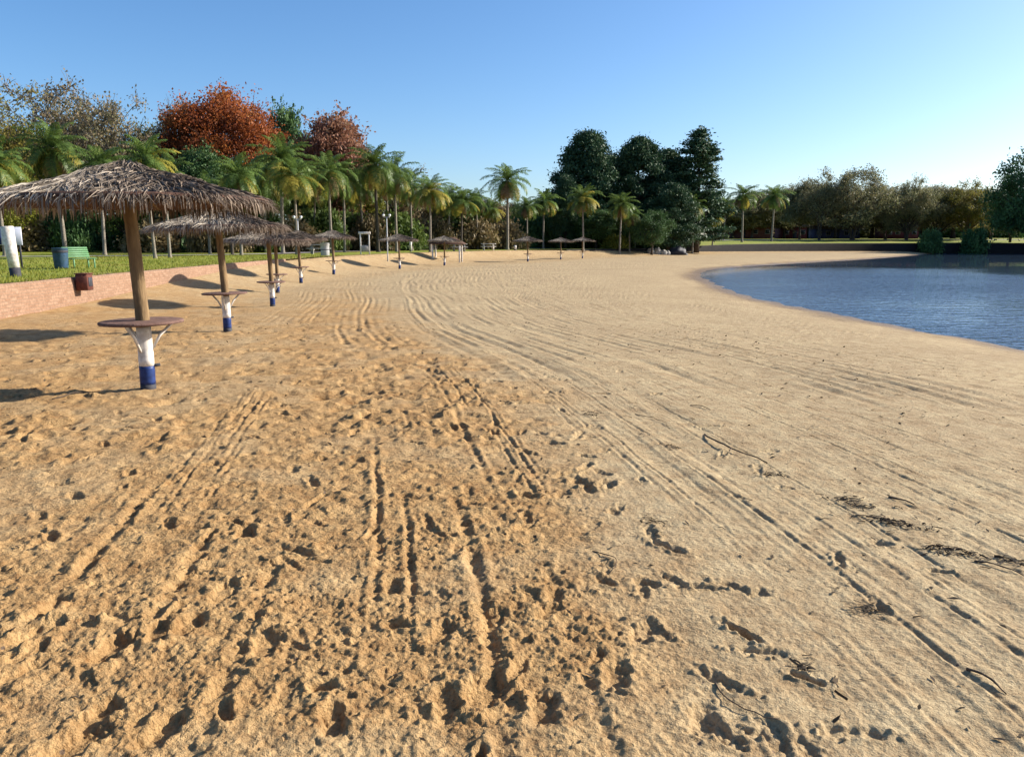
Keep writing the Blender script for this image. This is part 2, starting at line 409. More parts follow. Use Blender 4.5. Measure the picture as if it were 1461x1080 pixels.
def build_sand():
    rs = [0.8]
    while rs[-1] < 178:
        r = rs[-1]; rs.append(r + min(max(.0055, (.62 if r < 8 else .75)*(r*r+2.6)/1245), 1.1))
    rs = np.array(rs); dr = np.gradient(rs)
    core = np.arange(-R(37), R(37), .00125)
    side = R(37) + np.cumsum(.00125*1.06**np.arange(1, 60)); side = side[side < R(84)]
    th = np.r_[-side[::-1], core, side]
    X, Y, r = polar(rs, th); D = np.repeat(dr[:, None], len(th), 1)
    e, w, u, s = coarse(lambda x, y: (sdist(x, y, EDGE)[0], -sdist(x, y, SHORE)[0], *sdist(x, y, ROW)), rs, th)
    Z = sand_z(X, Y, e, w)
    def bl(lam): return ss(lam/D, 1.3, 3.2)
    # ---- where people have churned the sand
    bnd = 3.75 + .55*perlin(X/1.6, Y/2.6, 3) + .25*perlin(X/.5, Y/.7, 4) - .05*np.clip(Y-9, 0, 40)
    C = 1-ss(u, bnd-.6, bnd+.75+.5*ss(Y, 4, 9))
    C *= 1-.7*ss(Y, 17, 34)
    C *= 1-.35*ss(Y, 5.5, 8)*np.exp(-((u-.3)/1.1)**2)
    C *= .55+.45*ss(perlin(X/1.3, Y/1.3, 9)+.5*perlin(X/.5, Y/.5, 10), -.45, .2)
    C = np.clip(C, 0, 1)
    def rows(lam): return int(np.searchsorted(dr, lam/1.25))+1
    def PL(x, y, sd, lam):
        n = rows(lam); o = np.zeros_like(x); o[:n] = perlin(x[:n], y[:n], sd); return o
    def WL(lam, x, y, sd):
        n = rows(lam); f1 = np.full(x.shape, 9., np.float32); f2 = f1.copy(); ii = np.full(x.shape, .5, np.float32)
        f1[:n], f2[:n], ii[:n] = worley(x[:n], y[:n], sd); return f1, f2, ii
    H = np.zeros_like(Z)
    H += .014*perlin(X/1.1, Y/1.1, 11)*C*bl(1.1)
    a = np.abs(PL(X/.42, Y/.5, 12, .42)); H += (.013*(a-.3))*C*bl(.42)
    f1, f2, ii = WL(.30, X/.30+.25*PL(X/.2, Y/.2, 20, .2), Y/.30+.25*PL(X/.2, Y/.2, 21, .2), 13)
    H += (-.045*np.clip(.40-f1, 0, 1)*(ii > .55) + .02*np.clip(.42-f1, 0, 1)*(ii < .22))*C*bl(.3)
    H += (.012+.012*ss(r, 6, 10))*PL(X/.13, Y/.13, 14, .13)*C*bl(.13)
    a = np.abs(PL(X/.17, Y/.2, 22, .17)); H += ((.020+.02*ss(r, 6, 10))*(np.minimum(a, .25)-.2))*C*bl(.17)
    f1, f2, ii = WL(.085, X/.085, Y/.085, 15)
    H += (.036*np.clip(.5-f1, 0, 1)*(ii > .5) - .032*np.clip(.42-f1, 0, 1)*(ii < .2))*C*bl(.085)*ss(PL(X/.6, Y/.6, 30, .6), -.25, .2)
    H += .0092*PL(X/.055, Y/.055, 16, .055)*(C*.9+.16)*bl(.05)
    H += .0052*PL(X/.024, Y/.024, 17, .024)*(C*.9+.14)*bl(.022)
    f1, f2, ii = WL(.026, X/.026, Y/.026, 34); H += (.016*np.clip(.55-f1, 0, 1)*(ii > .6) - .012*np.clip(.5-f1, 0, 1)*(ii < .2))*C*bl(.026)
    f1, f2, ii = WL(.045, X/.045+.3*PL(X/.05, Y/.05, 23, .05), Y/.045, 24)
    H += (.024*np.clip(.55-f1, 0, 1)*(ii > .5) - .018*np.clip(.45-f1, 0, 1)*(ii < .22))*C*bl(.045)*(.45+.55*ss(PL(X/.35, Y/.35, 25, .35), -.3, .25))
    f1, f2, ii = WL(.15, X/.15, Y/.15, 26)
    H += (.04*np.clip(.42-f1, 0, 1)*(ii > .7) - .035*np.clip(.42-f1, 0, 1)*(ii < .3))*(1+1.1*ss(r, 4.5, 7))*C*bl(.15)*ss(PL(X/.9, Y/.9, 27, .9), -.4, .2)
    mid = ss(r, 4.5, 8)*(1-ss(r, 20, 30))*np.clip(C*1.35, 0, 1)
    f1, f2, ii = worley(X/.24+.3*perlin(X/.3, Y/.3, 35), Y/.34, 36)
    H += mid*(-.11*np.clip(.42-f1, 0, 1)*(ii > .6) + .045*np.clip(.42-f1, 0, 1)*(ii < .3))*ss(.3/D, .9, 2)
    f1, f2, ii = worley(X/.55+.3*perlin(X/.5, Y/.5, 37), Y/.8, 38)
    H += mid*(-.14*np.clip(.36-f1, 0, 1)*(ii > .7) + .05*np.clip(.4-f1, 0, 1)*(ii < .25))*ss(.7/D, .9, 2)
    S = 1-C
    sand_s = ss(r, 26, 12)
    H += (.0026*perlin(s/1.6, u/.035, 28)+.0026*perlin(s/.35, u/.06, 29)*ss(perlin(X/1.5, Y/1.5, 31), -.2, .4))*S*sand_s*ss(u, 3.2, 4.5)
    H += .0022*PL(X/.032, Y/.032, 32, .032)*S*bl(.032)+.0035*PL(X/.085, Y/.085, 33, .085)*S*bl(.085)
    H += (.016*perlin(X/2.6, Y/2.6, 18) + .006*PL(X/.6, Y/.6, 19, .6)*bl(.6))*S
    f1, f2, ii = WL(.16, X/.16, Y/.16, 41)
    H -= .018*np.clip(.28-f1, 0, 1)*(ii > .8)*S*bl(.16)*ss(perlin(X/1.3, Y/1.3, 42), -.1, .4)
    # raked ripple between the tracks and the lake
    rip = ss(u, 6.5, 8.5)*ss(w, .8, 3)
    f1, f2, ii = WL(.34, X/.34, Y/.20, 43)
    H += .016*np.clip(.45-f1, 0, 1)*rip*(.4+.6*ss(perlin(X/3, Y/3, 44), -.3, .3))*ss(.30/D, .5, 2)
    H *= 1-.2*C*(1-ss(r, 5, 8))
    # ---- grooves that follow the curve of the beach
    tr = random.Random(5)
    lines = []
    for c0, n, gap, wd, dp, ya, yb in ((4.2,4,.09,.013,.010,0,40),(4.62,3,.15,.016,.010,0,60),(4.8,2,.75,.11,.014,0,60),(6.8,2,.8,.11,.012,0,60),(9.0,2,.9,.10,.010,2,60),(5.05,4,.08,.012,.011,0,40),(5.5,3,.13,.014,.010,0,40),(6.0,3,.11,.012,.010,0,40),(6.45,4,.12,.016,.010,0,60),(7.1,3,.16,.014,.011,0,40),(7.7,3,.2,.015,.010,2,50),(8.4,4,.16,.018,.012,4,60),(9.6,4,.22,.022,.010,6,60),
                                   (4.2,2,1.25,.10,.016,0,9),(7.0,2,1.3,.10,.014,2,10),(1.2,8,.19,.035,.018,18,75),(2.8,8,.2,.035,.022,13,80),(4.6,6,.24,.045,.030,9,85),(6.3,6,.27,.05,.032,9,90),(8.2,7,.27,.05,.032,8,90),(10.4,7,.28,.055,.028,9,90),(12.6,5,.34,.06,.022,16,90),(5.4,2,1.5,.16,.03,9,70),(8.9,2,1.6,.17,.028,9,70),
                                   (-.9,2,.3,.035,.034,1.5,6.5),(.0,1,.25,.05,.038,1.2,4.5),(.75,2,.3,.035,.030,2.2,5.5),(1.6,2,.38,.04,.034,1.2,4.4),(2.4,6,.07,.016,.018,3.2,8),(3.0,2,.3,.035,.026,1.2,7),(1.1,5,.08,.016,.016,4.5,9),(3.3,5,.09,.016,.018,5,11)):
        for k in range(n): lines.append((c0+(k-(n-1)/2)*gap+tr.uniform(-.05, .05), wd*tr.uniform(.7, 1.4), dp*tr.uniform(.5, 1.3), ya, yb, tr.randrange(999)))
    wv = .28*perlin(s/7, u*0+.3, 51) + .035*perlin(s/2.2, u*0+.7, 52)
    for c0, wd, dp, ya, yb, sd in lines:
        du = u-c0-wv-.022*perlin(s/.6, u*0+sd, 53)-.006*perlin(s/.09, u*0+sd, 57)
        k = np.abs(du) < wd*5
        if not k.any(): continue
        q = du[k]; on = ss(perlin(s[k]/3.1, u[k]*0+sd*1.7, 54), -.3, .25)*ss(Y[k], ya-1, ya+1)*(1-ss(Y[k], yb-min(8, .3*(yb-ya)), yb))
        ww = np.maximum(wd, r[k]*.0014); amp = dp*on*(.55+.45*perlin(s[k]/.25, u[k]*0+sd, 55)*bl(.25)[k]+.55*perlin(s[k]/.055, u[k]*0+sd, 56)*bl(.055)[k])
        H[k] += amp*(-np.exp(-(q/ww)**2) + .55*np.exp(-((np.abs(q)-2*ww)/ww)**2))
    # ---- footprints
    fp = []
    def foot(x, y, a, L, W, d): fp.append((x, y, a, L, W, d))
    for k in range(560):                                  # all over the churned strip
        y = 1.6+14*tr.random()**1.5; uu = tr.uniform(-4.5, 4.2)
        x = float(np.interp(y, ROW[:, 1], ROW[:, 0]))+uu
        foot(x, y, tr.gauss(1.75, .6) if tr.random() < .7 else tr.uniform(0, 3.1), tr.uniform(.05, .125), tr.uniform(.026, .05), tr.uniform(.010, .030))
    for k in range(150):                                  # thinner out towards the firm sand
        y = 3.2+15*tr.random(); uu = 3.2+abs(tr.gauss(0, 1.1))
        x = float(np.interp(y, ROW[:, 1], ROW[:, 0]))+uu
        foot(x, y, tr.uniform(0, 3.1), tr.uniform(.05, .12), tr.uniform(.03, .05), tr.uniform(.008, .022)*(1+.05*y))
    for px, py, L, d in ((160,925,.17,.085),(225,905,.12,.06),(268,893,.12,.06),(350,760,.14,.07),(320,845,.15,.05),(75,865,.14,.06),(630,905,.13,.06),(690,985,.16,.07),(705,880,.13,.055),(830,690,.15,.05),(510,655,.13,.05),(495,668,.12,.05),(230,1045,.15,.07),(110,1060,.17,.07),(140,1020,.13,.07),(775,1010,.13,.05),(640,1000,.12,.05),(55,900,.15,.06),(380,920,.15,.05),(560,835,.12,.05),(880,965,.13,.05),(1000,1025,.13,.04),(1105,1050,.12,.035),(915,905,.13,.04)):
        x, y, _ = on_ground(px, py); foot(x, y, 1.5+tr.uniform(-.5, .5), L*.8, L*.45, d*.48)
    for px, py in ((992,838),(1090,932),(1215,1045),(832,693)):  # lone prints in the firm sand
        x, y, _ = on_ground(px, py); foot(x, y, tr.uniform(-.6, -.05), .12, .036, .015)
    DIS = np.zeros_like(H)
    for x, y, a, L, W, d in fp:
        rf = math.hypot(x, y); tf = math.atan2(x, y); ex = .4
        i0, i1 = np.searchsorted(rs, rf-ex), np.searchsorted(rs, rf+ex); j0, j1 = np.searchsorted(th, tf-ex/rf), np.searchsorted(th, tf+ex/rf)
        if i1-i0 < 3 or j1-j0 < 3: continue
        dx, dy = X[i0:i1, j0:j1]-x, Y[i0:i1, j0:j1]-y
        ca, sa = math.cos(a), math.sin(a); p, q = dx*ca+dy*sa, -dx*sa+dy*ca
        dist = np.sqrt((p/L)**2 + (q/(W*(1-.28*np.exp(-((p/L+.1)/.3)**2))))**2)
        dist += .2*perlin(X[i0:i1, j0:j1]/.06, Y[i0:i1, j0:j1]/.06, 61)+.14*perlin(X[i0:i1, j0:j1]/.022, Y[i0:i1, j0:j1]/.022, 62)
        k = bl(.15)[i0:i1, j0:j1]
        sub = H[i0:i1, j0:j1]
        sub *= 1-.35*(1-ss(dist, .6, 1.1))*k
        DIS[i0:i1, j0:j1] = np.maximum(DIS[i0:i1, j0:j1], 1-ss(dist, 1., 2.2))
        sub += d*k*(-(1-ss(dist, .62, 1.08)) + .24*np.exp(-((dist-1.35)/.28)**2))
    DIS *= S*bl(.06)
    f1, f2, ii = WL(.038, X/.038, Y/.038, 63)
    H += DIS*(.024*np.clip(.55-f1, 0, 1)*(ii > .55)-.018*np.clip(.5-f1, 0, 1)*(ii < .25)+.005*PL(X/.05, Y/.05, 64, .05))
    Z = Z + H*ss(w, .05, 1.6) + (1-ss(w, .8, 3))*ss(w, -3, -.5)*(.028*perlin(X/1.7, Y/1.7, 66)+.016*perlin(X/.5, Y/.5, 67))
    global SANDGRID; SANDGRID = (rs, th, Z)
    wet = np.clip(1-ss(w, .25, 1.9+.9*perlin(X/2, Y/2, 71)+.4*perlin(X/.6, Y/.6, 72)), 0, 1)
    keep = (e > -1.4) & (w > -7)
    Fc = gridfaces(keep)
    V, Fc, (ca, wa) = compact(np.stack([X, Y, Z], -1).reshape(-1, 3), Fc, [np.clip(C*1.25, 0, 1).ravel(), wet.ravel()])
    me = npmesh('sand', V, [Fc], M['sand'], smooth=True)
    for nm, arr in (('churned', ca), ('wet', wa)):
        a = me.attributes.new(nm, 'FLOAT', 'POINT'); a.data.foreach_set('value', arr.astype(np.float32))
    tag(link('sand', me), kind='structure')
build_sand()
def sand_top(x, y):
    rs, th, Z = SANDGRID; r, t = math.hypot(x, y), math.atan2(x, y)
    i = int(np.clip(np.searchsorted(rs, r)-1, 0, len(rs)-2)); j = int(np.clip(np.searchsorted(th, t)-1, 0, len(th)-2))
    a, b = (r-rs[i])/(rs[i+1]-rs[i]), (t-th[j])/(th[j+1]-th[j])
    return float((Z[i,j]*(1-b)+Z[i,j+1]*b)*(1-a)+(Z[i+1,j]*(1-b)+Z[i+1,j+1]*b)*a)

# ------------------------------------------------------------------ lawn, lake, ground, path
def build_lawn():
    rs = np.concatenate([np.arange(9, 60, .3), 60*1.006**np.arange(0, 540)]); rs = rs[rs < 1500]
    th = np.r_[np.arange(-R(88), R(45), .004), np.arange(R(45), R(100), .01)]
    X, Y, r = polar(rs, th)
    (e,) = coarse(lambda x, y: (sdist(x, y, EDGE)[0],), rs, th, 4)
    Z = lawn_z(X, Y, e) + .03*perlin(X/2.5, Y/2.5, 81)*ss(-e, .2, 2)
    Fc = gridfaces(e < .02)
    V, Fc, (ee,) = compact(np.stack([X, Y, Z], -1).reshape(-1, 3), Fc, [e.ravel()])
    me = npmesh('lawn', V, [Fc], M['lawn'], smooth=True)
    a = me.attributes.new('dry', 'FLOAT', 'POINT'); a.data.foreach_set('value', (ss(ee, -1.6, -.1)*(.5+.5*perlin(V[:, 0]/.8, V[:, 1]/.8, 82))).astype(np.float32))
    tag(link('lawn', me), kind='structure')
build_lawn()
mb = MB(); mb.add([(-3000,-3000,-2.75),(3000,-3000,-2.75),(3000,3000,-2.75),(-3000,3000,-2.75)], [(0,1,2,3)])
tag(mb.build('ground', M['soil']), kind='structure')
mb = MB(); mb.add([(6,-60,WATER),(420,-60,WATER),(420,40,WATER),(262,124,WATER),(160,146.5,WATER),(105,151.6,WATER),(70,151.6,WATER),(6,80,WATER)], [(0,1,2,3),(0,3,4,7),(7,4,5,6)])
tag(mb.build('lake', M['water']), kind='structure')
def ribbon(name, pts, wd, lift, m):
    P = spline(pts, 10); t = np.gradient(P, axis=0); t /= np.linalg.norm(t, axis=1)[:, None]; nrm = np.stack([t[:, 1], -t[:, 0]], 1)
    V = []
    for k in range(-3, 4):
        for p, q in zip(P, nrm):
            x, y = p+q*wd*k/6; V.append((x, y, ground(x, y)+lift))
    n = len(P); V = np.array(V)
    Q = [(k*n+i, (k+1)*n+i, (k+1)*n+i+1, k*n+i+1) for k in range(6) for i in range(n-1)]
    mb = MB(); mb.add(V, np.array(Q)[:, ::-1] if False else Q); return tag(mb.build(name, m), kind='structure')
ribbon('path', [(-70,46),(-45,50),(-28,54),(-20,63),(-18,76),(-12,92),(-2,106),(8,122),(30,148),(60,166),(110,172),(200,165)], 2.2, .05, M['path'])

def grass_blades():
    n = 26000
    y = 15+44*rng.random(n)**1.4; x = -11.7-.02*(y-15)-.03-rng.random(n)**1.5*16
    k = perlin(x/1.5, y/1.5, 91) > -.35; x, y = x[k], y[k]; n = len(x)
    e = sdist(x[::1], y[::1], EDGE)[0]; k = e < -.05; x, y, e = x[k], y[k], e[k]; n = len(x)
    z = lawn_z(x, y, e)-.01; a = rng.uniform(0, 6.28, n); h = rng.uniform(.05, .14, n); wd = rng.uniform(.012, .03, n)
    lx, ly = rng.normal(0, .04, n), rng.normal(0, .04, n)
    V = np.stack([np.stack([x-np.cos(a)*wd, y-np.sin(a)*wd, z], -1), np.stack([x+np.cos(a)*wd, y+np.sin(a)*wd, z], -1), np.stack([x+lx, y+ly, z+h], -1)], 1).reshape(-1, 3)
    me = npmesh('grass', V, [np.arange(3*n).reshape(-1, 3)], M['blade'])
    tag(link('grass', me), 'short rough grass growing on the lawn above the brick wall', 'grass', kind='stuff')
grass_blades()

# ------------------------------------------------------------------ retaining walls
def wall(name, y0, y1, x1, m, top_lift, thick, label, batter=.12, deep=.45, jit=.012):
    P = EDGE[(EDGE[:, 1] >= y0) & (EDGE[:, 1] <= y1) & (EDGE[:, 0] <= x1)] if y1 is not None else EDGE[(EDGE[:, 0] >= y0) & (EDGE[:, 0] <= x1)]
    s0 = np.r_[0, np.cumsum(np.linalg.norm(np.diff(P, axis=0), axis=1))]
    S = np.arange(0, s0[-1], .5); P = np.stack([np.interp(S, s0, P[:, 0]), np.interp(S, s0, P[:, 1])], 1)
    t = np.gradient(P, axis=0); t /= np.linalg.norm(t, axis=1)[:, None]; nr = np.stack([t[:, 1], -t[:, 0]], 1)
    n = len(P); zt = np.array([lawn_z(np.array([p[0]]), np.array([p[1]]), np.array([-.2]))[0] for p in P])+top_lift
    zt = zt + jit*perlin(S/1.2, S*0, 93)
    zb = edge_base_z(P[:, 1], P[:, 0])-deep; zb = np.where(P[:, 0] > 84, np.minimum(zb, WATER-.3), zb)
    rows = []
    for off, fz in ((batter, 0), (batter*.45, .5), (.02, .93), (.0, 1.), (-thick, 1.), (-thick, .2)):
        q = P+nr*off; rows.append(np.column_stack([q, zb+(zt-zb)*fz]))
    V = np.vstack(rows); Q = np.array([(k*n+i, k*n+i+1, (k+1)*n+i+1, (k+1)*n+i) for k in range(5) for i in range(n-1)])
    me = npmesh(name, V, [Q], m); uv = me.uv_layers.new(name='uv')
    lv = np.empty(len(me.loops), np.int32); me.loops.foreach_get('vertex_index', lv)
    vz = V[lv]; kk = lv//n; uu = S[lv % n]; vv = vz[:, 2]+np.where(kk >= 4, .3, 0)
    uv.data.foreach_set('uv', np.stack([uu, vv], -1).astype(np.float32).ravel())
    return tag(link(name, me), label, 'wall')
wall('retaining_wall', 4, 46, -5, M['brick'], .03, .24, 'low weathered pink brick retaining wall between the sand and the left lawn', .16)
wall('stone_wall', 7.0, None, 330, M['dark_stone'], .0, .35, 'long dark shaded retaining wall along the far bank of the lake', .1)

# ------------------------------------------------------------------ vegetation prototypes (meshes only; things are linked further down)
def leaf_quads(C, size, rg, long=1.0, up=0.0):
    """one small bent leaf-clump face per centre in C"""
    n = len(C); s = size*rg.uniform(.6, 1.3, n)[:, None]
    a = rg.normal(size=(n, 3)); a /= np.linalg.norm(a, axis=1)[:, None]
    b = np.cross(a, rg.normal(size=(n, 3))); b /= np.linalg.norm(b, axis=1)[:, None]
    a = a*s*long; b = b*s*rg.uniform(.45, .8, n)[:, None]
    V = np.stack([C-a, C+b*.9-a*.1, C+a, C-b*.9+a*.05], 1).reshape(-1, 3)
    return V, np.arange(4*n).reshape(-1, 4)
def bez(p0, p1, p2, n=6):
    t = np.linspace(0, 1, n)[:, None]; return (1-t)**2*p0+2*t*(1-t)*p1+t*t*p2

def tree_meshes(name, seed, H=10., crown=(3.5, 3.5, 3.2), cz=6.6, nclump=70, nleaf=150, lsize=.2, clr=.75, trunk_r=.22, fork=.3, ntw=5, twr=.014, shell=.55, forks=1, droop=0., lump=.35):
    """trunk mesh with limbs and twigs, crown mesh of many small leaf faces in clumps"""
    rg = np.random.default_rng(seed); tb = MB(); crown = np.array(crown)
    C = []
    while len(C) < nclump:
        v = rg.normal(size=3); v /= np.linalg.norm(v); rad = rg.uniform(shell, 1)**.7
        k = 1+lump*perlin(np.array([v[0]*1.7+seed]), np.array([v[1]*1.7+v[2]*2.3]), seed)[0]
        p = v*rad*k*crown; p[2] += cz
        if p[2] > H*.14: C.append(p)
    C = np.array(C)
    ht = H*fork
    stems = []
    for k in range(forks):
        a = 6.28*k/forks+rg.uniform(-.4, .4); off = 0 if forks == 1 else crown[0]*.32
        top = np.array([math.cos(a)*off+rg.normal(0, .15), math.sin(a)*off+rg.normal(0, .15), cz+crown[2]*.45])
        base = np.array([math.cos(a), math.sin(a), 0])*(0 if forks == 1 else trunk_r*.5)
        mid = np.array([rg.normal(0, .12)*H*.1+top[0]*.3, rg.normal(0, .12)*H*.1+top[1]*.3, ht*1.4])
        P = bez(base, mid, top, 12); rr = trunk_r*(1-.85*np.linspace(0, 1, 12)**.9)/(forks**.4)
        rr[0] *= 1.45; P[0, 2] = -.25; tb.tube(P, rr, 8, wob=.08, rg=rg); stems.append((P, rr))
    twigs_tip = []
    for c in C:
        P, rr = stems[np.argmin([np.linalg.norm(p[-1][:2]-c[:2]) for p, _ in stems])]
        zz = np.clip(c[2]-np.linalg.norm(c[:2]-P[6, :2])*rg.uniform(.5, 1.1), ht*.75, P[-1, 2]*.97)
        i = np.interp(zz, P[:, 2], np.arange(len(P))); p0 = np.array([np.interp(i, np.arange(len(P)), P[:, k]) for k in range(3)]); r0 = np.interp(i, np.arange(len(P)), rr)
        mid = (p0+c)/2 + np.array([0, 0, rg.uniform(.05, .25)*np.linalg.norm(c-p0)]) + rg.normal(0, .12, 3)
        tb.tube(bez(p0, mid, c, 6), np.linspace(min(r0*.5, .07*H/10), twr*1.6, 6), 5, cap=False)
        for k in range(ntw):
            d = rg.normal(size=3)+(c-p0)/np.linalg.norm(c-p0)*.8; d /= np.linalg.norm(d); L = clr*rg.uniform(.8, 1.7)
            q = c+d*L-np.array([0, 0, droop*L]); m2 = (c+q)/2+np.array([0, 0, .12*L])
            tb.tube(bez(c, m2, q, 4), np.linspace(twr*1.4, twr*.6, 4), 3, cap=False); twigs_tip.append(q)
    L = []
    for c in C:
        n = int(nleaf*rg.uniform(.55, 1.4)); s = clr*rg.uniform(.7, 1.25)
        L.append(c+rg.normal(size=(n, 3))*s*np.array([.62, .62, .45]))
    for q in twigs_tip:
        n = max(1, int(nleaf*.05)); L.append(q+rg.normal(size=(n, 3))*clr*.22)
    V, Q = leaf_quads(np.vstack(L), lsize, rg)
    cm = npmesh(name+'_crown', V, [Q], M['leaf_green'])
    return tb.mesh(name+'_trunk', M['bark'], True), cm, H

def pine_meshes(seed, H=14., w=3.4, z0=.12, n=125, dense=400):
    rg = np.random.default_rng(seed); tb = MB(); C = []
    P = np.column_stack([rg.normal(0, .06, 10).cumsum(), rg.normal(0, .06, 10).cumsum(), np.linspace(-.3, H*.97, 10)]); tb.tube(P, np.linspace(.34, .04, 10), 9, wob=.06, rg=rg)
    for k in range(n):
        z = H*(z0+(1-z0)*rg.random()**.85); f = (z/H-z0)/(1-z0)
        prof = w*(math.sin(math.pi*min(1, f*.80+.22))**.55)*(1+.25*perlin(np.array([f*4.0+seed]), np.array([.5]), seed)[0])
        a = rg.uniform(0, 6.283); rr = prof*rg.uniform(.5, 1.05)
        c = np.array([math.cos(a)*rr, math.sin(a)*rr, min(z+.15*rr, H*.98)]); p0 = np.array([0, 0, max(.8, z-.35*rr)])
        tb.tube(bez(p0, (p0+c)/2+np.array([0, 0, -.1]), c, 5), np.linspace(.07, .02, 5), 4, cap=False); C.append(c)
    L = [c+rg.normal(size=(int(dense*rg.uniform(.7, 1.3)), 3))*np.array([.5, .5, .34])*rg.uniform(.75, 1.2) for c in C]
    V, Q = leaf_quads(np.vstack(L), .125, rg, 1.5)
    return tb.mesh('pine_trunk', M['bark'], True), npmesh('pine_crown', V, [Q], M['needle']), H

def conifer_meshes(seed, H=14.):
    """tall open conifer: whorls of level branches, tufts on their outer halves, sky between the tiers"""
    rg = np.random.default_rng(seed); tb = MB(); L = []
    tb.tube(np.column_stack([np.zeros(8), np.zeros(8), np.linspace(-.3, H, 8)]), np.linspace(.3, .03, 8), 8, wob=.05, rg=rg)
    z = H*.12
    while z < H*.985:
        f = z/H; Rr = 3.1*(1-f)**.55*(.72+.5*rg.random()) if f > .15 else 2.3; nb = rg.integers(5, 8); a0 = rg.uniform(0, 6.28)
        for k in range(nb):
            if rg.random() < .16: continue
            a = a0+6.283*k/nb+rg.normal(0, .12); r2 = Rr*rg.uniform(.7, 1.12); d = np.array([math.cos(a), math.sin(a), 0])
            p0 = np.array([0, 0, z]); q = d*r2+np.array([0, 0, z+r2*.10+rg.normal(0, .1)]); m = d*r2*.5+np.array([0, 0, z-.12*r2])
            B = bez(p0, m, q, 7); tb.tube(B, np.linspace(.06, .02, 7), 4, cap=False)
            nn = int(135*r2); t = rg.uniform(.28, 1.04, nn)**.8
            cc = np.stack([np.interp(t, np.linspace(0, 1, 7), B[:, i]) for i in range(3)], 1)
            L.append(cc+rg.normal(size=(nn, 3))*np.array([.26, .26, .15])+np.array([0, 0, .08]))
        z += H*.043*rg.uniform(.8, 1.25)*(1.25-f*.5)
    L.append(np.array([0, 0, H*.985])+rg.normal(size=(120, 3))*np.array([.22, .22, .3]))
    V, Q = leaf_quads(np.vstack(L), .12, rg, 1.35)
    return tb.mesh('conifer_trunk', M['bark'], True), npmesh('conifer_crown', V, [Q], M['needle']), H

